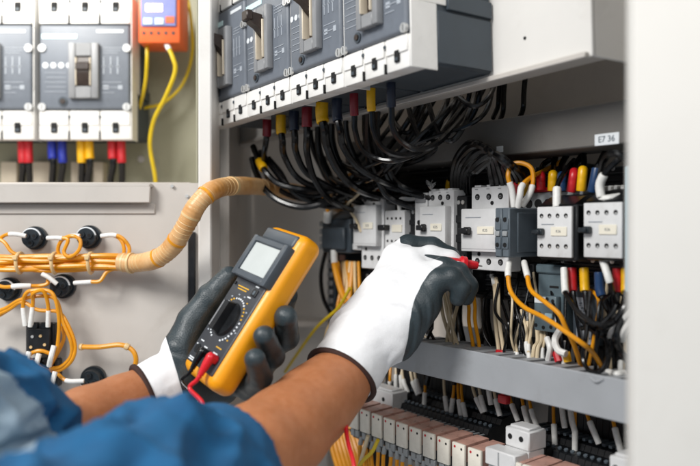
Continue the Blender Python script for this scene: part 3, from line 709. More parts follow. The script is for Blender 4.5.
# pale wires in the middle
for i, (xa, ya, xb, yb, m, g) in enumerate(((437, 290, 452, 345, 'wire_cream', 1), (441, 290, 458, 346, 'wire_cream', 0), (449, 292, 447, 342, 'wire_cream', 0), (458, 295, 452, 344, 'wire_cream', 0), (467, 300, 473, 345, 'wire_orange', 0), (473, 298, 479, 344, 'wire_orange', 0), (493, 284, 499, 353, 'wire_cream', 1), (496, 284, 504, 354, 'wire_cream', 0), (537, 334, 533, 362, 'wire_cream', 0), (541, 333, 537, 364, 'wire_cream', 0))):
    lb = ['first cream wire falling behind the bent fingers into the duct', 'second cream wire falling behind the bent fingers into the duct', 'third cream wire, nearly upright behind the fingers', 'fourth cream wire leaning left into the duct below the fingertips', 'left orange wire entering the duct below the fingertips', 'right orange wire entering the duct below the fingertips', 'left cream wire with red clip entering the duct', 'right cream wire above the red clip', 'left cream wire entering the duct under the overload relay', 'right cream wire entering the duct under the overload relay'][i]
    D = .615
    pwire([(xa, ya-6, D+.01), (xa+(xb-xa)*.15+1, ya+8, D), ((xa+xb)/2-(1 if i != 2 else -2), (ya+yb)/2, D-.01), (xb, yb, D-.01), (xb+1, yb+14, D-.005)], .0021, m, lb, start=fer(.012, .0026) if i in (6,) else None)
t, w_, h_ = start_dev('cable_clip', 'small red clip on the cream wires at the duct', 'clip', 495, 503, 349.5, 355.5, .598)
MB().box(0, w_, 0, .005, 0, h_, bev=.001).box(w_*.2, w_*.5, -.001, .0001, h_*.2, h_*.8, bev=.0003).build('body', 'sleeve_red', t)
# black cables dropping behind
for i in range(22):
    x = [386, 396, 425, 430, 455, 463, 482, 487, 491, 510, 516, 521, 527, 546, 551, 563, 569, 576, 583, 604, 611, 620][i]
    pwire([(x+U(-3, 3), 262, .655), (x+U(-3, 3), 290, .65), (x+U(-6, 6), 320, .645), (x+U(-5, 5), 350, .635), (x+U(-5, 5), 385, .63)], U(.003, .0042), 'black_rubber', 'black cable hanging in the dark space between the contactors and the duct', cat='cable', group='black cables hanging behind the wires', name='cable')
rt = random.Random(9)
for i in range(22):
    x = rt.uniform(500, 622) if i < 17 else rt.uniform(420, 500); m = rt.choice(['wire_cream', 'black_rubber', 'black_rubber', 'black_rubber', 'black_rubber', 'wire_orange', 'wire_cream']); D = rt.uniform(.60, .625)
    pwire([(x+rt.uniform(-8, 8), rt.uniform(268, 300), D+.015), (x+rt.uniform(-6, 6), rt.uniform(300, 325), D), (x+rt.uniform(-7, 7), rt.uniform(328, 345), D-.005), (x+rt.uniform(-8, 8), 358+(x-500)*.15, D), (x+rt.uniform(-8, 8), 378+(x-500)*.15, D+.01)], rt.uniform(.0012, .0019), m,
          'thin %s wire in the tangle between the contactors and the duct' % {'wire_cream': 'cream', 'black_rubber': 'black', 'wire_orange': 'orange', 'sleeve_white': 'white'}[m], group='thin %s tangle wires above the duct' % m.split('_')[1])
for i in range(9):
    x = rt.uniform(505, 625); D = rt.uniform(.600, .612); y = rt.uniform(338, 352)+(x-500)*.13
    pwire([(x, y+18, D), (x+rt.uniform(-2, 2), y, D), (x+rt.uniform(-3, 3), y-14, D+.01), (x+rt.uniform(-6, 6), y-34, D+.02)], .0016, rt.choice(['black_rubber', 'black_rubber', 'wire_cream']), 'small white ferrule and wire rising out of the duct slots', group='ferruled wires rising out of the duct', start=(.021, .0024, 'sleeve_white', 'ferrule'))
# ferrules and coloured sleeves below the white contactors
low = [(564, 268, 'white', [(565, 288, .60), (567, 296, .595), (578, 312, .585), (592, 322, .58), (606, 325, .585), (618, 316, .60), (626, 300, .62)]),
       (572, 268, 'red', [(573, 292, .612), (577, 310, .605), (585, 324, .60), (600, 334, .60), (612, 330, .61), (622, 318, .62)]),
       (584, 268, 'yellow', [(585, 291, .612), (587, 310, .605), (592, 322, .605), (604, 328, .61), (618, 322, .62)]),
       (599, 272, 'blue', [(600, 290, .615), (605, 305, .615), (612, 316, .62), (619, 322, .63)]),
       (602, 258, 'white', [(608, 276, .600), (614, 296, .605), (621, 312, .62), (625, 322, .63)]),
       (617, 268, 'red', [(618, 290, .615), (616, 306, .61), (608, 318, .605), (596, 326, .60), (582, 328, .61)]),
       (626, 268, 'yellow', [(626, 290, .612), (625, 305, .60), (616, 320, .595), (602, 328, .59), (588, 322, .60)])]
for i, (x, y, c, P) in enumerate(low):
    full = [(x, y, .615 if c != 'white' else .605)]+P
    pwire(full, .0026, 'black_rubber', '%s sleeved black wire below the %s' % (c, ['gap left of the contactors pair, beside the overload relay', 'left white contactor, second sleeve from the left', 'space between the two white contactors', 'space between the contactors, dark and half hidden', 'right white contactor, its ferrule slanting', 'right white contactor, next to the yellow one', 'right white contactor, touching the door'][i]), cat='wire', start=fer(.026, .0036) if c == 'white' else col(.023, c, .0046))
pwire([(590, 292, .60), (586, 335, .585), (583, 358, .585), (590, 371, .58), (602, 370, .575), (608, 355, .585), (606, 340, .60), (600, 334, .61)], .0022, 'black_rubber', 'thin black wire making an open loop in front of the duct edge', name='wire')
pwire([(626, 312, .60), (616, 335, .59), (620, 350, .60), (628, 362, .60)], .003, 'black_rubber', 'black cable curling down beside the door edge', cat='cable', name='cable')
pwire([(632, 310, .59), (622, 322, .60), (613, 331, .60), (610, 337, .605)], .003, 'sleeve_white', 'white sleeved wire end curving beside the door, upper')
pwire([(633, 318, .585), (625, 330, .59), (622, 340, .60)], .003, 'sleeve_white', 'white sleeved wire end curving beside the door, lower')
pwire([(560, 330, .60), (555, 340, .592), (558, 350, .59), (566, 354, .59)], .0034, 'sleeve_white', 'white ferrule curving under the overload relay')
pwire([(547, 338, .60), (550, 348, .596), (548, 360, .60)], .003, 'sleeve_white', 'short white ferrule below the overload relay')
pwire([(566, 352, .60), (568, 362, .60)], .004, 'sleeve_yellow', 'small yellow sleeve at the duct under the orange wires')
pwire([(556, 352, .602), (559, 362, .60)], .004, 'sleeve_red', 'small red sleeve at the duct under the white ferrule')
pwire([(608, 372, .60), (616, 374, .59), (624, 373, .60)], .003, 'sleeve_white', 'pale sleeve lying on the duct near the door')
# coloured sleeves above the contactors
up = [(541, 190, 'red', 541, 175, [(543, 165, .66), (552, 158, .66)]), (552, 191, 'yellow', 553, 173, [(553, 168, .65), (556, 155, .66)]), (562, 191, 'blue', 562, 176, [(562, 164, .65), (570, 150, .66)]),
      (571, 192, 'red', 574, 173, [(576, 164, .64), (586, 150, .65)]), (581, 191, 'yellow', 583, 170, [(584, 162, .635), (583, 150, .65)]), (592, 192, 'blue', 597, 168, [(600, 162, .63), (606, 150, .65)])]
for i, (x0, y0, c, x1, y1, P) in enumerate(up):
    D = .628-.004*(i > 2)
    pwire([(x0, y0, D), ((x0+x1)/2, (y0+y1)/2, D), (x1, y1, D+.002)]+[(a, b, d) for a, b, d in P], .0032, 'black_rubber', ('%s sleeved cable above the contactors, %s' % (c, ['leftmost at the red strip', 'above the left contactor', 'between yellow and red sleeves', 'leaning right between the contactors', 'leaning right and brightest', 'nearest the white ferrule at the right'][i])), cat='cable', name='cable', start=col(.019 if i < 3 else .023, c, .0048))
pwire([(557, 207, .598), (557, 196, .60), (558, 184, .605), (566, 170, .62), (574, 160, .65)], .0026, 'black_rubber', 'black wire with upright white ferrule over the left white contactor', start=fer(.020, .0042))
pwire([(601, 197, .60), (600, 184, .60), (606, 172, .60), (618, 160, .60), (632, 152, .61)], .0028, 'black_rubber', 'black wire with white ferrule arching from the right contactor to the door', start=fer(.022, .0042))
pwire([(596, 200, .61), (606, 199, .60), (620, 197, .61)], .0038, 'sleeve_white', 'white sleeve lying flat above the right contactor')
pwire([(600, 178, .62), (604, 160, .61), (612, 153, .60), (622, 156, .60), (632, 166, .61)], .0034, 'black_rubber', 'glossy black cable arching above the right contactor', cat='cable', name='cable')
# arched black cables over the starters (x 455-520)
for i in range(7):
    x0 = 453+i*3.2; x1 = 494+i*5.0; top = 143+i*2.3+U(-1, 1)
    s = {5: (.020, .0058, 'sleeve_red', 'sleeve'), 6: (.020, .0058, 'sleeve_yellow', 'sleeve')}.get(i)
    P = [(x1, 192, .622), (x1-2, 176, .602), ((x0+x1)/2+12, top+7, .585-.004*(i%3)), ((x0+x1)/2-3, top, .585-.005*(i%2)), (x0+5, top+13, .592), (x0, 175, .612), (x0+1, 200, .635)]
    pwire(P, .0042, 'black_rubber', {5: 'arched black cable with red sleeve above the third starter', 6: 'outermost arched black cable with yellow sleeve beside the orange loop'}.get(i, 'arched black cable above the second and third starters, one of a tight bunch'), cat='cable', group='arched black cables above the starters', name='cable', start=s)
for x, c in ((449, 'yellow'), (382, 'yellow'), (376, 'red'), (388, 'blue')):
    pwire([(x, 195 if x > 400 else 194, .645), (x+1, 183, .64), (x+6, 168, .64), (x+16, 155, .65)], .004, 'black_rubber', 'black cable with %s sleeve in the dark above the %s starter' % (c, 'second' if x > 400 else 'far left'), cat='cable', name='cable', start=col(.02, c, .0052))
pwire([(372, 196, .60), (365, 190, .59), (352, 200, .588), (348, 206, .588), (356, 220, .592), (361, 232, .596)], .0019, 'wire_cream', 'thin cream wire bent like a hook at the far left starter')
pwire([(400, 213, .605), (400, 200, .60), (412, 199, .61), (424, 198, .61)], .0026, 'sleeve_white', 'white ferrule and lead above the narrow block')
pwire([(372, 196, .60), (378, 182, .59), (385, 165, .60), (398, 150, .60)], .0022, 'wire_cream', 'cream wire rising from the far left starter into the black cables')
# stranded metal tuft
t = thing('bare_strands', 'tuft of bare metal strands above the second starter', 'wire strands', PF, PF.loc(431, 190, .615))
mb = MB()
for k in range(16):
    a = U(0, 6.28); mb.tube([(0, 0, 0), (U(-.004, .004), U(-.003, .003), .006), (math.cos(a)*.007, math.sin(a)*.005, U(.006, .012))], .0004, 'x', 5, res=4)
mb.build('strand', 'screw_metal', t)

# ================================================================== CABLES UNDER THE UPPER BREAKERS
def bw(P, r, m, label, **k): return wire([BF.P(x, y, D) if D < .5 else PF.P(x, y, D) for x, y, D in P], r, m, label, **k)
ups = [(267, 121, 'red', 143, [(264, 158, .49), (268, 178, .51), (285, 193, .53), (310, 200, .55), (345, 200, .58)], .0038, 'dark red sleeve, leftmost under the upper breakers'),
       (281, 118, 'yellow', 139, [(284, 155, .49), (296, 176, .51), (316, 187, .54), (345, 190, .58)], .0042, 'small yellow sleeve under the second upper breaker'),
       (294, 114, 'blue', 136, [(296, 152, .49), (306, 172, .51), (328, 186, .54), (352, 196, .58)], .0042, 'dark blue sleeve between yellow and red'),
       (307, 110, 'red', 134, [(307, 152, .49), (314, 178, .51), (330, 200, .54), (352, 210, .59)], .0042, 'red sleeve under the third upper breaker'),
       (322, 105, 'yellow', 127, [(327, 146, .49), (338, 170, .51), (356, 188, .54), (378, 196, .60)], .0050, 'widest yellow sleeve under the third upper breaker'),
       (337, 103, 'blue', 128, [(343, 146, .49), (357, 166, .51), (380, 180, .54), (400, 188, .60)], .0040, 'blue sleeve left of the last upper breaker'),
       (354, 96, 'red', 115, [(355, 130, .48), (361, 148, .49), (376, 158, .505), (398, 160, .52), (425, 148, .55), (446, 125, .60), (462, 98, .64)], .0032, 'dark red sleeve under the last upper breaker'),
       (371, 91, 'yellow', 113, [(373, 128, .48), (380, 145, .49), (394, 154, .505), (415, 153, .53), (440, 135, .57), (462, 108, .62), (478, 88, .64)], .0032, 'yellow sleeve under the last upper breaker'),
       (391, 86, 'blue', 110, [(392, 126, .48), (400, 140, .49), (416, 149, .505), (436, 144, .53), (460, 120, .58), (480, 95, .63), (486, 82, .64)], .0032, 'blue sleeve at the right end under the upper breakers')]
for i, (x, y, c, y1, P, r, lb) in enumerate(ups):
    bw([(x, y-6, .475), (x, (y+y1)/2, .475), (P[0][0]*.5+x*.5, y1+2, .477)]+P, r, 'black_rubber', 'black cable, '+lb.replace(' under the upper breakers', ' below the upper breakers'), cat='cable', name='cable', start=(.027, r*1.5, {'red': 'sleeve_deep_red', 'blue': 'sleeve_navy', 'yellow': 'sleeve_yellow'}[c], 'sleeve'))
# loose cable ends at the left
bw([(253, 146, .49), (258, 158, .49), (266, 172, .49), (278, 183, .50), (300, 189, .52), (330, 190, .56), (352, 182, .59), (372, 168, .62)], .0042, 'black_rubber', 'loose black cable with yellow band pointing up at the left of the cable knot', cat='cable', name='cable', bands=((.028, .046, .0062, 'sleeve_yellow', 'band'),))
bw([(252, 158, .49), (256, 172, .49), (264, 188, .49), (280, 201, .50), (303, 207, .52), (330, 201, .55), (352, 192, .58), (375, 178, .62)], .0044, 'black_rubber', 'lowest loose black cable with a thin red mark left of the conduit', cat='cable', name='cable', bands=((.040, .043, .0048, 'sleeve_red', 'band'),))
bw([(260, 152, .50), (270, 164, .50), (284, 182, .51), (300, 196, .53), (325, 206, .56), (350, 205, .60)], .004, 'black_rubber', 'black cable end behind the yellow band', cat='cable', name='cable')
bw([(268, 158, .50), (280, 172, .51), (292, 190, .52), (316, 196, .55), (344, 184, .58), (365, 165, .60)], .0038, 'black_rubber', 'black cable crossing under the dark red sleeve', cat='cable', name='cable')
# crossing cables between the knot and the carrier
rr = random.Random(5)
lab_ = 'black cable crossing between the dark knot and the underside of the carrier plate'
for i in range(7):           # long sagging cables from the carrier down to the knot
    xc = 428+i*11; xa = 338+rr.uniform(0, 60); ya = 160+rr.uniform(0, 26); D = rr.uniform(.545, .60); sag = rr.uniform(10, 34)
    bw([(xa-26, ya+rr.uniform(-16, 10), D+.03), (xa, ya+4, D), ((xa+xc)/2-8, (ya+98)/2+sag, D), (xc-14, 112+rr.uniform(0, 10), D+.02), (xc, 93-(xc-428)*.2, .62), (xc+6, 74-(xc-428)*.2, .645)], rr.uniform(.0026, .0036), 'black_rubber', lab_, cat='cable', group='crossing black cables above the contactors', name='cable')
for i in range(4):           # garlands hanging off the carrier lip, crossing the others
    xa = 385+i*22+rr.uniform(-4, 4); wd_ = rr.uniform(34, 60); lo_ = 128+rr.uniform(-6, 26)-(xa-385)*.25; D = rr.uniform(.56, .60)
    bw([(xa-4, 84-(xa-385)*.26, .645), (xa, 100-(xa-385)*.22, D+.02), (xa+wd_*.25, lo_-6, D), (xa+wd_*.55, lo_, D), (xa+wd_*.85, (lo_+95)/2-8, D+.02), (xa+wd_, 80-(xa-385)*.22, .645)], rr.uniform(.0024, .0033), 'black_rubber', lab_, cat='cable', group='crossing black cables above the contactors', name='cable')
for i in range(4):
    xa = 398+i*13; D = rr.uniform(.565, .6)
    bw([(xa, 92-i*2, .64), (xa-14, 118, D), (xa-34+rr.uniform(-6, 6), 146+rr.uniform(-6, 10), D), (xa-58, 176, D+.01), (xa-64, 196, .62)], rr.uniform(.0026, .0036), 'black_rubber', lab_, cat='cable', group='crossing black cables above the contactors', name='cable')
for i, (x, y) in enumerate(((424, 118), (498, 112), (503, 118), (523, 115))):
    bw([(x+3, 70 if i else 90, .66), (x+1, 92, .66), (x, y-6, .66), (x-5, y+6, .67)], .0030, 'black_rubber', ['black cable hanging left of the hanging group', 'first of two close black cables hanging above the beam', 'second of two close black cables hanging above the beam', 'single black cable hanging furthest right above the beam'][i], cat='cable', name='cable')
for i in range(9):
    xa = 318+rr.uniform(0, 70); ya = 150+rr.uniform(0, 30); 
    bw([(xa-8, 92-(xa-330)*.2, .53), (xa-10, ya-30, .55), (xa, ya, .57), (xa+15, ya+20, .59), (xa+40+rr.uniform(0, 30), ya+32, .62), (xa+80, ya+30+rr.uniform(-8, 18), .65)], rr.uniform(.0034, .0045), 'black_rubber', 'black cable inside the dense dark knot left of the beam', cat='cable', group='black cables in the dense knot', name='cable')
# wires on the left of the dark relay
pwire([(327, 222, .595), (328, 212, .593), (325, 200, .59), (318, 190, .60)], .003, 'wire_orange', 'orange wire with broad white ferrule entering the dark grey box', start=fer(.016, .0062))
pwire([(322, 196, .59), (334, 186, .588), (348, 176, .592), (360, 170, .60)], .0026, 'wire_orange', 'orange wire among the black cables above the dark box')
pwire([(318, 206, .59), (338, 200, .59), (356, 186, .595), (362, 178, .60)], .0022, 'wire_cream', 'cream wire crossing below the knot above the dark box')
pwire([(334, 250, .60), (335, 266, .60), (341, 290, .60), (350, 312, .60), (345, 330, .60)], .0045, 'wire_orange', 'thick orange wire falling from the dark grey box', start=fer(.018, .005))
pwire([(350, 288, .59), (338, 308, .59), (318, 326, .59), (300, 350, .60), (285, 372, .61)], .0023, 'wire_yellow', 'yellow wire running down left between the meter and the glove')
pwire([(326, 250, .61), (321, 275, .61), (324, 300, .61), (336, 322, .61)], .0030, 'black_rubber', 'black cable bowed left of the terminal strips', cat='cable', name='cable')
for i in range(9): pwire([(339+i*2.2+U(-2, 2), 262, .62), (340+i*2+U(-4, 4), 285, .61), (337+i*2.4+U(-5, 5), 308, .60), (330+i*2.6+U(-6, 6), 330, .60), (322+i*3, 356, .60)], U(.0022, .0036), 'wire_orange' if i % 2 == 0 else 'tie_beige', 'orange or beige wire in the loose clump left of the white glove', group='clump of wires left of the white glove')

# ================================================================== TERMINALS UNDER THE DUCT
DT = .64
rowline = lambda x, k: HY+k*(x+190)
def ferr(x0, y0, x1, y1, lab, m='wire_orange', kk=1.0):
    D = DT-.010
    pwire([(x1, y1, D), ((x0+x1)/2, (y0+y1)/2, D), (x0, y0, D), (x0-(x1-x0)*.5, y0-12, D+.004), (x0-(x1-x0)*.5, y0-26, D+.008)], .0018, m, lab, group='white ferruled wires dropping from the duct', start=(.018*kk, .0030, 'sleeve_white', 'ferrule'))
fl = [(390, 377, 389, 395, 'o'), (396, 376, 396, 389, 'c'), (401, 380, 402, 390, 'c'), (404, 383, 408, 393, 'c'), (413, 383, 418, 395, 'c'), (416, 380, 420, 394, 'c'), (425, 390, 424, 407, 'o'), (445, 397, 447, 412, 'c'), (453, 397, 451, 413, 'o'), (459, 402, 461, 416, 'o'), (463, 404, 466, 419, 'o'), (476, 398, 483, 413, 'c'), (481, 398, 485, 412, 'c'), (489, 393, 491, 405, 'c'), (496, 401, 500, 416, 'c'), (512, 405, 518, 421, 'o'), (524, 409, 528, 424, 'o'), (532, 412, 537, 427, 'o'), (554, 426, 555, 446, 'o'), (563, 417, 565, 428, 'c'), (575, 431, 575, 453, 'o'), (572, 421, 575, 432, 'o'), (591, 425, 599, 444, 'o'), (616, 433, 621, 452, 'o'), (630, 436, 633, 455, 'o')]
for i, (a0, b0, a1, b1, c) in enumerate(fl):
    ferr(a0, b0, a1, b1, '%s white ferruled wire under the duct counted from the glove cuff, %s core' % (ordn(i+1), 'orange' if c == 'o' else 'pale'), 'wire_orange' if c == 'o' else 'wire_cream', 1.05 if i < 18 else 1.25)
t, w_, h_ = start_dev('plug_cap', 'small red cap under the duct near the white ferrules', 'cap', 497, 506, 394, 403, .60)
MB().box(0, w_, 0, .008, 0, h_, bev=.002, seg=2).box(w_*.3, w_*.7, .001, .006, h_, h_*1.25, bev=.0006).build('body', 'sleeve_red', t)
# black terminal modules
def module(label):
    t = thing('terminal_block', label, 'terminal block', PF, (0, 0, 0), 'black terminal blocks under the duct'); wd = .0073
    mb = MB()
    mb.prof([(-.046, -.030), (-.046, -.004), (-.038, .002), (-.026, .002), (-.024, .008), (-.012, .010), (-.006, .010), (-.003, .016), (.02, .020), (.024, .020), (.026, .046), (.036, .046), (.036, -.030)], 0, wd)  # tall rear edge is added: black standing in for shade under the duct
    mb.box(wd*.2, wd*.8, -.0465, -.040, -.013, -.006, 'duct_dark'); mb.box(wd*.3, wd*.7, -.036, -.028, .0021, .0028, 'clear_grey'); mb.box(wd*.25, wd*.75, -.001, .016, .0185, .0212, 'aux_grey'); 
    b = mb.build('body', 'black_plastic', t)
    mb = MB()
    for y, z in ((-.042, -.0003), (-.018, .0098)): mb.cyl((wd/2, y, z), (wd/2, y-.0006, z+.0016), .0022, 'x', 8)
    mb.build('screw', 'aux_grey', t)
    return t
protoM = None
for nm_, xa, xb, k0 in (('first', 384, 506, .290), ('second', 533, 650, .300)):
    A = PF.loc(xa, rowline(xa, k0), DT); B_ = PF.loc(xb, rowline(xb, k0), DT); n = int((B_.x-A.x)/.0079)
    for i in range(n):
        lab = 'black terminal block module of the %s row under the duct, packed tight among its equals' % nm_
        p = (A.x+i*.0079, DT, A.z-.008+(.006 if nm_ == 'second' else 0))
        if protoM is None: protoM = module(lab); protoM.location = PF.w(p); o = protoM
        else: o = copy_tree(protoM, lab, PF.w(p))
        o['group'] = 'black terminal blocks of the %s row' % nm_
# relays with ivory faces and pinkish tops
DR = .560
RA = PF.loc(361.6, 408.5, DR); RB = PF.loc(469.5, 446.5, DR); pit = (RB.x-RA.x)/8
hR = PF.loc(424.5, 430, DR).z-PF.loc(424.5, 455, DR).z
def relay(label):
    t = thing('relay', label, 'relay', PF, (0, 0, 0), 'ivory faced relays under the terminal blocks'); w_ = pit*.80; 
    f = MB().box(0, w_, -.003, .0008, 0, hR, bev=.0012, seg=2).build('face', 'relay_ivory', t)
    mb = MB(); mb.cyl((w_*.25, -.0034, hR*.86), (w_*.25, -.0028, hR*.86), .0014, 'sleeve_red', 10); mb.cyl((w_*.78, -.0034, hR*.82), (w_*.78, -.0028, hR*.82), .0013, 'black_hole', 10); mb.build('dot', None, f)
    mb = MB(); mb.prof([(.001, hR*.35), (.001, hR-.0006), (.034, hR+.0015), (.034, hR*.35)], w_*.03, w_*.97); mb.build('case', 'relay_pink', t)
    mb = MB(); mb.box(w_*-.08, w_*1.1, .004, .05, -.014, hR*.34, bev=.001); mb.build('socket', 'duct_dark', t)
    mb = MB()
    for k in range(2): mb.box(w_*(.05+.5*k), w_*(.45+.5*k), -.001, .0039, -.010, -.001, bev=.0008)
    mb.build('terminal', 'clear_grey', t)
    return t
ords = ['first', 'second', 'third', 'fourth', 'fifth', 'sixth', 'seventh', 'eighth', 'ninth']
protoR = relay('ivory faced relay with pinkish top, first in the row from the forearm'); protoR.location = PF.w(RA-Vector((0, 0, hR)))
spots_ = [(i, RA+Vector((pit*i, 0, (RB.z-RA.z)/8*i))) for i in range(1, 9)]+[(-1, RA-Vector((pit, 0, 0)))]
for i, p in spots_:
    copy_tree(protoR, 'ivory faced relay with pinkish top, %s in the row from the forearm' % ords[i] if i > 0 else 'ivory faced relay half hidden behind the brown glove hem', PF.w(p-Vector((0, 0, hR))))
for k, (x, y) in enumerate(((508, 458.5), (524, 463.5), (541, 469))):
    p = PF.loc(x, y, DR); copy_tree(protoR, ['ivory faced relay right of the pale grey block at the bottom edge', 'second ivory relay right of the pale grey block, cut by the bottom edge', 'last ivory relay with only its pinkish top in the frame'][k], PF.w(p-Vector((0, 0, hR))))
for i in range(10):
    base = RA+Vector((pit*(i-.2), 0, -hR-.008))
    for j in range(2):
        q = base+Vector((pit*(.1+.5*j), .002, 0)); c = [(0, 0, 0), (U(-.002, .002), -.002, -.015), (U(-.005, .003), .0, -.04), (U(-.01, .004), .01, -.09)]
        wire([PF.w(q+Vector(v)) for v in c], .0023, 'wire_orange', 'orange wire leaving a relay downwards, one of the row at the bottom edge', group='orange wires below the relays', start=(.010, .0030, 'clear_grey', 'ferrule'))
# pale grey blocks
def gblock(x0, x1, yt, yb, label, D=.575, two=True):
    t, w_, h_ = start_dev('fuse_block', label, 'fuse block', x0, x1, yt, yb, D)
    mb = MB(); mb.box(0, w_, 0, .026, 0, h_, bev=.0012); mb.box(w_*.1, w_*.9, .004, .022, h_-.0002, h_+.0025, bev=.0008)
    if two: mb.box(-w_*.28, w_*.98, -.020, -.0001, -h_*.9, -h_*.02, bev=.0012); mb.box(0, w_, -.0001, .022, -h_*.9, -.0002); mb.box(w_*.3, w_*.34, -.0206, -.0199, -h_*.85, -h_*.1, 'clear_grey')
    mb.build('body', 'contactor_white', t)
    mb = MB()
    for x in (.22, .68): mb.cyl((w_*x, -.0005, h_*.55), (w_*x, .002, h_*.55), .0028, 'x', 14)
    mb.build('terminal_hole', 'black_hole', t)
    if two: MB().box(-w_*.2, w_*.9, -.018, -.0002, -h_*1.6, -h_*.92, bev=.001).build('base', 'clear_grey', t)
gblock(505, 529, 426, 445, 'pale grey two tier block with two dark holes between the black terminal rows')
gblock(609, 640, 455, 480, 'white block with dark hole at the bottom right beside the door', .57, False)
gblock(366, 392, 386, 404, 'small pale block behind the glove hem at the start of the black row', .60, False)
t, w_, h_ = start_dev('rail_cover', 'black ribbed plastic block seen below the forearm and red lead', 'block', 346, 368, 418, 470, .60)
mb = MB(); mb.box(0, w_, .004, .04, 0, h_)
for k in range(7): mb.box(0, w_, 0, .0039, h_*(k+.1)/7, h_*(k+.7)/7, bev=.001)
mb.build('body', 'black_plastic', t)
for i in range(9):
    pwire([(325+i*3, 398+i, .61), (328+i*3.5, 425, .605), (333+i*4, 450, .60), (342+i*4, 480, .60)], .0042, 'wire_orange', 'orange wire in the thick bunch under the forearm', group='orange bunch under the forearm')
pwire([(378, 440, .55), (372, 452, .55), (362, 462, .55), (352, 480, .55)], .0024, 'wire_yellow', 'yellow wire curving down beside the relays')
pwire([(368, 436, .555), (364, 450, .555), (356, 478, .555)], .0024, 'wire_cream', 'cream wire falling beside the relays')
# ================================================================== MULTIMETER
ML, MW, MT = .156, .066, .027
mex = Vector((.58, -.80, -.16)).normalized(); mey = Vector((.637, .567, -.526)); mey = (mey-mex*mey.dot(mex)).normalized(); mez = mex.cross(mey)
MF = Frame(mex, mey, mez)
mp0 = W(178, 366, .757); MS = 1.10
mt = bpy.data.objects.new('multimeter', None); C.objects.link(mt); mt.matrix_world = Matrix.Translation(mp0) @ MF.M.to_4x4() @ Matrix.Scale(MS, 4); mt.empty_display_size = .01
tag(mt, 'yellow and dark grey digital multimeter with blank screen held in the left gloved hand', 'multimeter')
MB().box(0, MW, 0, MT, 0, ML, bev=.0095, seg=6).build('holster', 'meter_yellow', mt)
mb = MB(); mb.box(.0055, MW-.007, -.0012, .003, .0095, .098, bev=.0025, seg=3); face = mb.build('faceplate', 'meter_face', mt)
mb = MB()
bx0, bx1, bz0, bz1 = .001, .062, .0965, .139
lx0, lx1, lz0, lz1 = .0085, .0545, .1035, .1325; by = -.0075
mb.box(bx0, lx0, by, .004, bz0, bz1, bev=.0016, seg=2); mb.box(lx1, bx1, by, .004, bz0, bz1, bev=.0016, seg=2)
mb.box(lx0-.001, lx1+.001, by+.0002, .004, bz0+.0002, lz0, bev=.0012); mb.box(lx0-.001, lx1+.001, by+.0002, .004, lz1, bz1-.0002, bev=.0012)
mb.box(bx0+.003, bx1-.003, -.0018, .004, bz1, .1515, bev=.003, seg=3)
bz_ = mb.build('display_bezel', 'meter_bezel', mt)
MB().box(lx0-.0005, lx1+.0005, by+.0022, .003, lz0-.0005, lz1+.0005).build('screen', 'lcd', bz_)
# rotary dial
dc = (.0315, .058)
mb = MB()
ring = lambda r, y, n=40: [(dc[0]+math.cos(a)*r, y, dc[1]+math.sin(a)*r) for a in [2*math.pi*k/n for k in range(n+1)]]
mb.cyl((dc[0], -.001, dc[1]), (dc[0], -.0042, dc[1]), .0168, 'x', 44, r1=.0158)
mb.prof([(-.004, dc[1]-.0155), (-.012, dc[1]-.0135), (-.012, dc[1]+.0135), (-.004, dc[1]+.0155)], dc[0]-.0042, dc[0]+.0042)
dial = mb.build('rotary_dial', 'black_plastic', mt)
MB().box(dc[0]-.0046, dc[0]-.0030, -.01225, -.0119, dc[1]-.012, dc[1]+.013).build('pointer_mark', 'bezel_grey', dial)
mb = MB()
for k in range(32):
    a = math.radians(-66+312*k/31); r = .0208; c = (dc[0]+math.cos(a)*r, dc[1]+math.sin(a)*r)
    s = .00105; m_ = 'print_gold' if k in (8, 9, 10, 11, 18, 19, 24, 25) else 'print_white'
    mb.box(c[0]-s*(1.1 if k % 3 else 1.5), c[0]+s, -.0014, -.0011, c[1]-s*.7, c[1]+s*.7, m_)
for k in range(12):
    a = math.radians(-40+260*k/11); r = .0247; c = (dc[0]+math.cos(a)*r, dc[1]+math.sin(a)*r)
    if c[0] < MW-.010 and c[0] > .008: mb.box(c[0]-.0012, c[0]+.0012, -.0014, -.0011, c[1]-.0006, c[1]+.0006, 'print_pale' if k % 4 else 'print_gold')
for x0, x1, z, m_ in ((.016, .036, .0895, 'print_gold'), (.018, .034, .0870, 'print_gold'), (.040, .046, .0835, 'print_white'), (.043, .049, .0950, 'print_white'), (.012, .018, .031, 'print_white'), (.040, .050, .033, 'print_gold'), (.023, .029, .0275, 'print_white'), (.041, .049, .0275, 'print_white'), (.009, .014, .0265, 'print_white'), (.010, .019, .012, 'print_white'), (.010, .019, .0138, 'print_white')):
    mb.box(x0, x1, -.0014, -.0011, z-.0005, z+.0006, m_)
mb.build('print', None, face)
mb = MB(); mb.box(.044, .052, -.0026, -.0012, .0855, .0925, bev=.0018, seg=3); mb.box(.0465, .0495, -.0030, -.0024, .0870, .0910, 'aux_grey', bev=.0005); mb.build('button', 'black_plastic', mt)
mb = MB(); mb.cyl((.010, -.0024, .0905), (.010, -.001, .0905), .0016, 'x', 12); mb.build('button', 'black_plastic', mt)
mb = MB()
for x in (.0145, .035, .052): mb.cyl((x, -.0018, .023), (x, -.001, .023), .0044, 'x', 20); mb.cyl((x, -.0020, .023), (x, -.0012, .023), .0026, 'black_hole', 14)
mb.build('jack', 'black_plastic', mt)
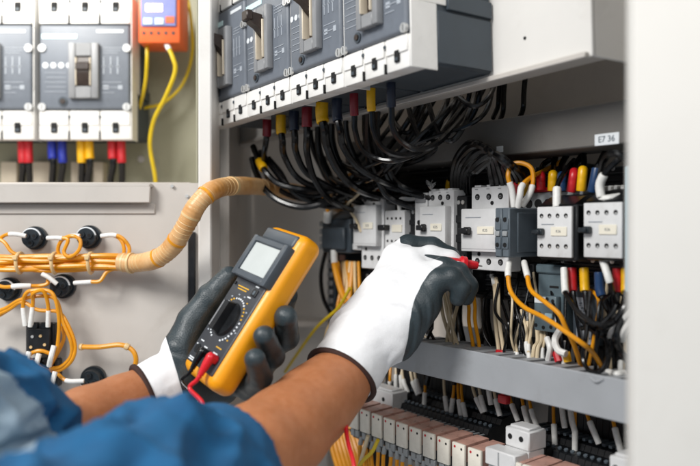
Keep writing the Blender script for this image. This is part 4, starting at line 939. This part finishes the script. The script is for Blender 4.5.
# ------------------------------------------------------------------ test leads
def mloc(x, y, z): return mp0+MF.w((x, y, z))*MS
def lead(name, label, m, jx, path, rc, probe=None):
    root = bpy.data.objects.new(name, None); C.objects.link(root); o0 = mloc(jx, 0, .023); root.location = o0; tag(root, label, 'test lead')
    mb = MB(); L = lambda x, y, z: mloc(x, y, z)-o0
    q_ = .68 if m == 'black_rubber' else .8
    mb.tube([L(jx, -.001, .0230), L(jx, -.0065, .0230)], .0058, m, 6, raw=True, rads=[.0056*q_, .0064*q_])
    mb.tube([L(jx, -.0065, .0250), L(jx, -.0075, .0230), L(jx, -.0075, .0155), L(jx, -.007, .007)], .0055, m, 14, rads=[.0050*q_, .0062*q_, .0052*q_, .0036*q_])
    for k in range(5):
        t = k/5; c = L(jx, -.0073+.0006*t, .0140-.011*t)
        ax = (L(jx, -.007, .004)-L(jx, -.0075, .012)).normalized()
        mb.tube([c, c+ax*.0012], (.0049-.0004*k)*q_, m, 14, raw=True)
    mb.build('plug', None, root)
    MB().tube([L(jx, -.007, .009), L(jx-.001, -.0065, .001), L(jx-.004, -.006, -.008)]+[p-o0 for p in path], rc, 'x', 10, res=10).build('cable', m, root)
    if probe:
        a, b, c, d = [p-o0 for p in probe]; ax = (b-a).normalized()
        mb = MB(); mb.tube([a, a.lerp(b, .80)], .0050, 'x', 18, raw=True); mb.tube([a.lerp(b, .46), a.lerp(b, .52), a.lerp(b, .64), a.lerp(b, .69)], .0075, 'x', 20, raw=True, rads=[.0052, .0080, .0080, .0052])
        mb.tube([a.lerp(b, .8), b], .004, 'x', 18, raw=True, rads=[.0050, .0042]); pr = mb.build('probe', m, root)
        MB().tube([b, b+ax*.006], .001, 'x', 10, raw=True).build('probe_tip', 'screw_metal', pr)
    return root
tipw = PF.P(477, 265.5, .588)
pa = W(444, 261, .812)
lead('test_lead', 'red test lead plugged into the meter, its red probe pinched by the right glove', 'wire_red', .052,
     [W(203, 404, .695), W(203, 425, .69), W(225, 470, .68), W(290, 500, .66), W(352, 490, .66), W(354, 466, .67), W(348, 442, .69), W(346, 418, .72), W(352, 396, .77), W(370, 360, .82), W(395, 310, .84), pa], .0021,
     (pa, tipw, None or tipw, tipw))
lead('test_lead', 'thin black test lead plugged into the meter beside the red one', 'black_rubber', .035,
     [W(199, 402, .71), W(202, 430, .70), W(215, 480, .69)], .0019)
# ================================================================== SIGNED DISTANCE SURFACES (body, gloves, shirt)
def capsd(G, a, b, ra, rb):
    a = np.array(a, np.float32); b = np.array(b, np.float32); ba = b-a; X_, Y_, Z_ = G
    t = np.clip(((X_-a[0])*ba[0]+(Y_-a[1])*ba[1]+(Z_-a[2])*ba[2])/float(ba.dot(ba)+1e-12), 0, 1)
    d = np.sqrt((X_-a[0]-ba[0]*t)**2+(Y_-a[1]-ba[1]*t)**2+(Z_-a[2]-ba[2]*t)**2)
    return (d-(ra+(rb-ra)*t)).astype(np.float32)
def smin(a, b, k):
    h = np.clip(.5+.5*(b-a)/k, 0, 1); return b+(a-b)*h-k*h*(1-h)
def grid(lo, hi, h):
    ax = [np.arange(l, u+h, h, dtype=np.float32) for l, u in zip(lo, hi)]
    return (ax[0][:, None, None], ax[1][None, :, None], ax[2][None, None, :]), ax
def nets(f, ax, h):
    s = f < 0; nx, ny, nz = f.shape
    acc = np.zeros((nx-1, ny-1, nz-1, 3), np.float32); cnt = np.zeros((nx-1, ny-1, nz-1), np.float32)
    idx = np.stack(np.meshgrid(np.arange(nx-1), np.arange(ny-1), np.arange(nz-1), indexing='ij'), -1)
    for axis in range(3):
        o1, o2 = [q for q in range(3) if q != axis]
        for da in (0, 1):
            for dc_ in (0, 1):
                s0 = [slice(0, n-1) for n in f.shape]; s0[o1] = slice(da, f.shape[o1]-1+da); s0[o2] = slice(dc_, f.shape[o2]-1+dc_)
                s1 = list(s0); s1[axis] = slice(1, f.shape[axis])
                A = f[tuple(s0)]; B = f[tuple(s1)]; m = (A < 0) != (B < 0); t = A[m]/(A[m]-B[m])
                v = np.zeros((t.size, 3), np.float32); v[:, axis] = t; v[:, o1] = da; v[:, o2] = dc_
                acc[m] += v; cnt[m] += 1
    act = cnt > 0; ids = -np.ones(cnt.shape, np.int64); ids[act] = np.arange(int(act.sum()))
    V = (idx[act]+acc[act]/cnt[act][:, None])*h+np.array([a[0] for a in ax]); F_ = []
    for axis in range(3):
        o1, o2 = [(1, 2), (2, 0), (0, 1)][axis]
        sl0 = [slice(1, n-1) for n in f.shape]; sl0[axis] = slice(0, f.shape[axis]-1); sl1 = list(sl0); sl1[axis] = slice(1, f.shape[axis])
        A = s[tuple(sl0)]; B = s[tuple(sl1)]
        for m, flip in ((A & ~B, False), (~A & B, True)):
            p = np.argwhere(m)
            if not len(p): continue
            for q in range(3):
                if q != axis: p[:, q] += 1
            def g(d1, d2):
                r = p.copy(); r[:, o1] -= d1; r[:, o2] -= d2; return ids[r[:, 0], r[:, 1], r[:, 2]]
            q = [g(1, 1), g(0, 1), g(0, 0), g(1, 0)]
            if flip: q = q[::-1]
            F_.append(np.stack(q, 1))
    return V, np.concatenate(F_)
def npmesh(name, V, F_, m, parent=None, origin=None, label=None):
    used = np.unique(F_); mp_ = -np.ones(len(V), np.int64); mp_[used] = np.arange(len(used)); V = V[used]; F_ = mp_[F_]
    if origin is None: origin = Vector((0, 0, 0))
    me = bpy.data.meshes.new(name); V = V-np.array(origin)
    me.from_pydata(V.tolist(), [], F_.tolist()); me.materials.append(MATS[m])
    me.polygons.foreach_set('use_smooth', np.ones(len(F_), bool)); me.update()
    o = bpy.data.objects.new(name, me); C.objects.link(o)
    if parent: o.parent = parent; o.location = Vector(origin)-parent.location if False else Vector(origin)
    else: o.location = origin
    if label: o['label'] = label
    return o
def smooth(V, F_, it=2, lam=.5):
    E = np.concatenate([F_[:, [0, 1]], F_[:, [1, 2]], F_[:, [2, 3]], F_[:, [3, 0]]]); n = len(V)
    for _ in range(it):
        S = np.zeros_like(V); c = np.zeros(n)
        for i, j in ((0, 1), (1, 0)):
            for q in range(3): S[:, q] += np.bincount(E[:, i], V[E[:, j], q], n)
            c += np.bincount(E[:, i], minlength=n)
        V = V*(1-lam)+S/c[:, None]*lam
    return V
def vnorm(V, F_):
    N_ = np.cross(V[F_[:, 2]]-V[F_[:, 0]], V[F_[:, 3]]-V[F_[:, 1]]); out = np.zeros_like(V)
    for k in range(4):
        for q in range(3): out[:, q] += np.bincount(F_[:, k], N_[:, q], len(V))
    return out/(np.linalg.norm(out, axis=1)[:, None]+1e-12)
def fillm(V, F_, fn, amp):
    N_ = vnorm(V, F_); d = np.array([fn(Vector(v)) for v in V]); return V+N_*(d*amp)[:, None]
def bounds(caps, pad=.012):
    P = np.array([c[i] for c in caps for i in (0, 1)]); r = max(max(c[2], c[3]) for c in caps)
    return P.min(0)-r-pad, P.max(0)+r+pad
def chain(pts):
    """[(px, py, Z, r_mm)...] -> capsules"""
    q = [(W(x, y, z), r/1000) for x, y, z, r in pts]; return [(tuple(a[0]), tuple(b[0]), a[1], b[1]) for a, b in zip(q, q[1:])]
def build_sdf(base, fingers, h, kb=.012, kf=.006, kk=.0018, extra=None):
    allc = base+[c for f in fingers for c in f]; lo, hi = bounds(allc); G, ax = grid(lo, hi, h)
    d = None
    for c in base: e = capsd(G, *c); d = e if d is None else smin(d, e, kb)
    D = d
    for f in fingers:
        e = None
        for c in f: q = capsd(G, *c); e = q if e is None else smin(e, q, .004)
        m = smin(d, e, kf); D = smin(D, m, kk)
    if extra: D = extra(G, D)
    return nets(D, ax, h)
# ---- person: skin of both arms (palms inside the gloves), shoulders and chest as one surface
person_loc = Vector((-.38, .12, -.6))
RW = [(364, 345, .80, 20), (352, 366, .782, 23), (338, 382, .76, 27.5), (326, 393, .742, 30), (310, 408, .718, 34), (284, 432, .68, 37), (250, 456, .635, 38), (205, 488, .58, 33), (95, 528, .47, 31), (45, 568, .42, 33)]
LW = [(165, 386, .765, 20), (147, 393, .75, 20.5), (120, 404, .725, 23), (85, 420, .69, 26), (45, 446, .63, 30)]
rsh = Vector((-.22, .12, -.16)); lsh = Vector((-.56, .16, -.10))
q = lambda c: c
base = chain([(402, 290, .81, 20), (372, 330, .795, 26)]+RW)+chain([(205, 372, .80, 18)]+LW)
base.append((tuple(W(45, 568, .42)), tuple(rsh), .033, .045)); base.append((tuple(W(45, 446, .63)), (-.30, .48, -.17), .033, .040)); base.append(((-.30, .48, -.17), tuple(lsh), .040, .055))
base += [(tuple(rsh), tuple(lsh), .06, .06), ((-.38, .10, -.25), (-.38, .08, -.62), .13, .12)]
V_, F_ = build_sdf(base, [], .0045, kb=.02)
V_ = fillm(V_, F_, lambda p: noise.noise(p*28)*.6+noise.noise(p*90)*.25, .0004)
person = npmesh('person', V_, F_, 'skin', origin=person_loc)
tag(person, 'person in blue work shirt and white knit gloves reaching in to test the panel', 'person')
def child(name, V, F_, m, parent, origin, label=None):
    o = npmesh(name, V, F_, m, None, origin); o.parent = parent
    po = parent.matrix_world.translation if parent.parent is None else None
    base_ = Vector(parent['_w']) if '_w' in parent else Vector(parent.location)
    o.location = Vector(origin)-base_; o['_w'] = list(origin)
    if label: o['label'] = label
    return o
# ---- shirt
sh = chain([(250, 457, .635, 44), (226, 467, .605, 47), (196, 482, .575, 53), (150, 498, .52, 56), (95, 526, .465, 55), (45, 568, .42, 57)])
sh.append((tuple(W(45, 568, .42)), tuple(rsh), .057, .075))
sl = chain([(28, 432, .60, 41), (-22, 414, .53, 47)]); sl.append((tuple(W(-22, 414, .53)), (-.31, .46, -.15), .044, .050)); sl.append(((-.31, .46, -.15), tuple(lsh), .050, .075))
tr = [(tuple(rsh), tuple(lsh), .075, .075), ((-.38, .10, -.25), (-.38, .08, -.60), .15, .14)]
ax1 = (W(263, 444, .590)-W(205, 476, .52)).normalized(); pc1 = W(232, 462, .603)
ax2 = (W(30, 432, .595)-W(4, 436, .54)).normalized(); pc2 = W(28, 436, .60)
def cutshirt(G, D):
    for ax_, pc_ in ((ax1, pc1), (ax2, pc2)):
        pl = (G[0]-pc_.x)*ax_.x+(G[1]-pc_.y)*ax_.y+(G[2]-pc_.z)*ax_.z
        near = ((G[0]-pc_.x)**2+(G[1]-pc_.y)**2+(G[2]-pc_.z)**2) < .10**2
        D = np.where(near & np.ones_like(D, bool), np.maximum(D, pl), D)
    return D
V_, F_ = build_sdf(sh+sl+tr, [], .0040, kb=.02, extra=cutshirt)
V_ = smooth(V_, F_, 2)
def folds(p):
    a = noise.noise(Vector((p.x*16+p.z*10, p.y*9, p.z*26)))
    b = noise.noise(Vector((p.x*38+4, p.y*16, p.z*30)))
    r = 1-abs(noise.noise(Vector((p.x*14-p.z*20, p.y*8+3, p.z*12)))*2)
    f_ = 1
    for ax_, pc_ in ((ax1, pc1), (ax2, pc2)):
        dd = (p-pc_)
        if dd.length < .11: f_ = min(f_, .12+.88*min(1, abs(dd.dot(ax_))/.035))
    e = (1-abs(noise.noise(Vector((p.x*30+p.z*44, p.y*20, p.z*16+7)))*2.4))
    return (a*.8+b*.5+r*.7+max(0, e)**2*.6-.62)*f_
V_ = fillm(V_, F_, folds, .016)
cen = V_[F_].mean(1); PXc = cen[:, 0]/np.maximum(cen[:, 1], .05)*FP+CX; PYc = HY-cen[:, 2]/np.maximum(cen[:, 1], .05)*FP
# grey cloth panel on the left sleeve: a band round the arm between two slanted planes
axs = (W(42, 432, .595)-Vector((-.31, .46, -.15))).normalized(); pcs = W(20, 440, .56)
pl = (cen-np.array(pcs))@np.array(axs)+ (cen[:, 2]-pcs.z)*.9
isL = cen[:, 0] < -.185
panel = isL & (pl > -.085) & (pl < .012) & (cen[:, 1] > .36)
shirt = child('work_shirt', V_, F_[~panel], 'shirt_blue', person, person_loc)
child('sleeve_panel', V_, F_[panel], 'shirt_grey', shirt, person_loc, 'pale grey blue panel on the left sleeve')
# ---- gloves
def knuck(p): return noise.noise(p*45)*.7+noise.noise(p*110)*.3
def ridged(p): return (1-abs(noise.noise(Vector((p.x*60, p.y*60, p.z*60)))*2.2))*.5+noise.noise(p*130)*.3
def glove(base, fingers, h, isgrey, nm, hem, folds_fn, wl, kf=.007, kk=.0022):
    hc_, hx_ = hem[0], hem[1].normalized()
    def cutg(G, D): return np.maximum(D, -((G[0]-hc_.x)*hx_.x+(G[1]-hc_.y)*hx_.y+(G[2]-hc_.z)*hx_.z))
    V, F_ = build_sdf(base, fingers, h, kb=.014, kf=kf, kk=kk, extra=cutg)
    V = smooth(V, F_, 1); V = fillm(V, F_, folds_fn, .0011)
    c = V[F_].mean(1); nn = vnorm(V, F_)[F_[:, 0]]
    g = isgrey(c, nn)
    # smooth the seam between knit and coating
    for _ in range(3):      # majority filter on faces through shared vertices
        vs = np.zeros(len(V)); vc = np.zeros(len(V))
        for k in range(4): vs += np.bincount(F_[:, k], g.astype(float), len(V)); vc += np.bincount(F_[:, k], minlength=len(V))
        g = (vs/np.maximum(vc, 1))[F_].mean(1) > .5
    ed = {}
    for fi, f in enumerate(F_.tolist()):
        for a_, b_ in zip(f, f[1:]+f[:1]): ed.setdefault((min(a_, b_), max(a_, b_)), []).append(fi)
    nb = {}
    for (a_, b_), fs in ed.items():
        if len(fs) == 2 and g[fs[0]] != g[fs[1]]: nb.setdefault(a_, []).append(b_); nb.setdefault(b_, []).append(a_)
    for _ in range(14):
        new = {a_: V[a_]*.4+np.mean([V[b_] for b_ in l], axis=0)*.6 for a_, l in nb.items() if len(l) >= 2}
        for a_, v_ in new.items(): V[a_] = v_
    V2 = V.copy()
    root = child('glove', V2, F_[~g], 'glove_knit', person, Vector(wl), nm)
    Nv = vnorm(V, F_)
    child('rubber_coating', V+Nv*.0003, F_[g], 'glove_rubber', root, Vector(wl))
    hc, hax, hr = hem
    hax = hax.normalized(); u = hax.orthogonal().normalized(); v = hax.cross(u); pts = []
    rel = V-np.array(hc); ds = rel@np.array(hax); near_ = (np.abs(ds) < .0035) & (np.linalg.norm(rel, axis=1) < .07)
    rn = rel[near_]; an = np.arctan2(rn@np.array(v), rn@np.array(u)); rr_ = np.hypot(rn@np.array(u), rn@np.array(v)); rad = []
    for k in range(40):
        a = 2*math.pi*k/40; dd_ = np.abs((an-a+math.pi) % (2*math.pi)-math.pi); rad.append(rr_[dd_ < .12].max())
    for k in range(41):
        a = 2*math.pi*k/40; r_ = (rad[k % 40]*2+rad[(k+1) % 40]+rad[(k-1) % 40])/4
        pts.append(hc+hax*.0012+(u*math.cos(a)+v*math.sin(a))*(r_-.0004)-Vector(wl))
    MB().tube(pts, .0031, 'x', 10, raw=True).build('hem', 'glove_hem', root)
    return root
# right glove
gb = chain([(331, 386, .755, 31.5), (342, 374, .772, 31.5), (353, 361, .785, 31.5), (368, 334, .795, 33), (388, 300, .805, 31)])
gb += chain([(380, 318, .815, 28), (396, 258, .845, 15)])          # index metacarpal
gb += chain([(384, 312, .805, 28), (410, 262, .825, 15)])
gb += chain([(388, 318, .795, 26), (424, 278, .805, 15)])
gb += chain([(388, 330, .785, 24), (424, 298, .785, 15)])          # little finger side
gb += chain([(396, 338, .785, 19), (420, 308, .785, 17)])
gf = [chain([(396, 256, .85, 13.5), (408, 246, .852, 12.5), (432, 247, .852, 10.5), (450, 256, .846, 9.5), (457, 266, .838, 8.8)]),
      chain([(410, 262, .825, 13.5), (430, 256, .828, 11.5), (450, 260, .826, 10.5), (463, 272, .824, 9.5), (466, 284, .822, 8.5)]),
      chain([(424, 277, .806, 14), (444, 268, .806, 11.5), (458, 272, .804, 10.5), (468, 286, .800, 10), (466, 297, .800, 8.8)]),
      chain([(424, 296, .785, 14.5), (438, 280, .783, 12), (452, 277, .781, 10.5), (461, 288, .780, 9.5), (458, 298, .782, 8.5)]),
      chain([(388, 300, .83, 16), (415, 285, .845, 12), (440, 274, .846, 10.5), (455, 268, .842, 9)])]
rot = lambda pts: pts
bpoly = [(470, 262), (452, 261), (440, 265), (430, 272), (422, 284), (414, 300), (410, 320), (408, 340), (402, 362)]
def mask_r(c, n):
    px = c[:, 0]/c[:, 1]*FP+CX; py = HY-c[:, 2]/c[:, 1]*FP
    ys = np.array([p[1] for p in bpoly], float); xs = np.array([p[0] for p in bpoly], float)
    bx = np.interp(py, ys, xs)
    right = (px > bx) & (py > 261)
    far = (c[:, 1] > .838) & (px > 400) | (c[:, 1] > .83) & (n[:, 1] > .2)
    under = (n@np.array([.45, .55, -.70]) > .55) & (py < 352) & (px > 372)
    t_ = (px-421)/35; yc = 254+8*t_
    web = (t_ > 0) & (t_ < 1) & (np.abs(py-yc) < 3.4*np.sqrt(np.clip(t_, 0, 1))) & (n[:, 1] < .3)
    return right | far | under | web
pc = W(345, 373, .775); axr = W(352, 366, .785)-W(316, 402, .705)
glove(gb, gf, .0015, mask_r, 'right glove, white knit with dark grey coated palm and fingertips', (W(341, 376, .768), Vector((.46, .60, .62)), .0362), lambda p: knuck(p)+6*max(0, 1-abs((p-pc).dot(axr.normalized())-.028)/.024)*max(-.2, math.sin((p-pc).dot(axr.normalized())*520+noise.noise(p*22)*5))*max(0, noise.noise(p*26+Vector((3, 1, 7)))+.15), W(345, 374, .772))
# left glove
lb = chain([(134, 398, .738, 22.5), (150, 391, .752, 23), (165, 385, .764, 25.5), (185, 378, .785, 25)])
lb += chain([(178, 378, .775, 25), (195, 350, .80, 20)]) + chain([(185, 382, .785, 25), (215, 374, .815, 20), (240, 350, .83, 16)])+chain([(185, 384, .775, 24), (222, 388, .785, 16)])
lb += chain([(195, 350, .80, 20), (225, 330, .825, 16)])
lf = [chain([(182, 374, .775, 21), (180, 350, .775, 18), (192, 322, .785, 15), (209, 298, .79, 13), (229, 277, .795, 11)]),       # thumb along the left edge
      chain([(225, 335, .83, 15), (262, 318, .845, 11), (284, 306, .835, 10), (290, 296, .815, 8.5)]),
      chain([(235, 345, .83, 15), (268, 350, .80, 12), (287, 338, .765, 11.5), (286, 317, .728, 10.8)]),
      chain([(232, 360, .815, 14), (262, 368, .775, 11.5), (273, 356, .73, 10.5), (264, 336, .700, 9.5)]),
      chain([(222, 376, .80, 14), (248, 388, .755, 11.5), (261, 378, .71, 10.2), (255, 359, .683, 9.0)])]
def mask_l(c, n):
    axl = np.array(W(200, 372, .79)-W(150, 386, .744)); axl /= np.linalg.norm(axl)
    t = (c-np.array(W(150, 386, .744)))@axl; px = c[:, 0]/c[:, 1]*FP+CX; py = HY-c[:, 2]/c[:, 1]*FP
    return px > 176+(py-370)*.30
axl = W(165, 383, .764)-W(128, 396, .71)
glove(lb, lf, .0015, mask_l, 'left glove, dark grey coating wrapped round the yellow meter, white cuff', (W(144, 394, .746), Vector((.80, .48, .34)), .0285), lambda p: knuck(p)*.8+ridged(p)*.7, W(145, 387.5, .738), kk=.0018)
for o in bpy.data.objects:
    if '_w' in o: del o['_w']
# stitched hems of the two sleeves
for pc_, ax_, r_ in ():
    u = ax_.orthogonal().normalized(); v = ax_.cross(u)
    o = MB().tube([pc_+(u*math.cos(a)+v*math.sin(a))*r_*(1+.02*math.sin(2*a+1))-person_loc for a in [2*math.pi*k/48 for k in range(49)]], .0030, 'x', 10, raw=True).build('sleeve_hem', 'shirt_blue', shirt)
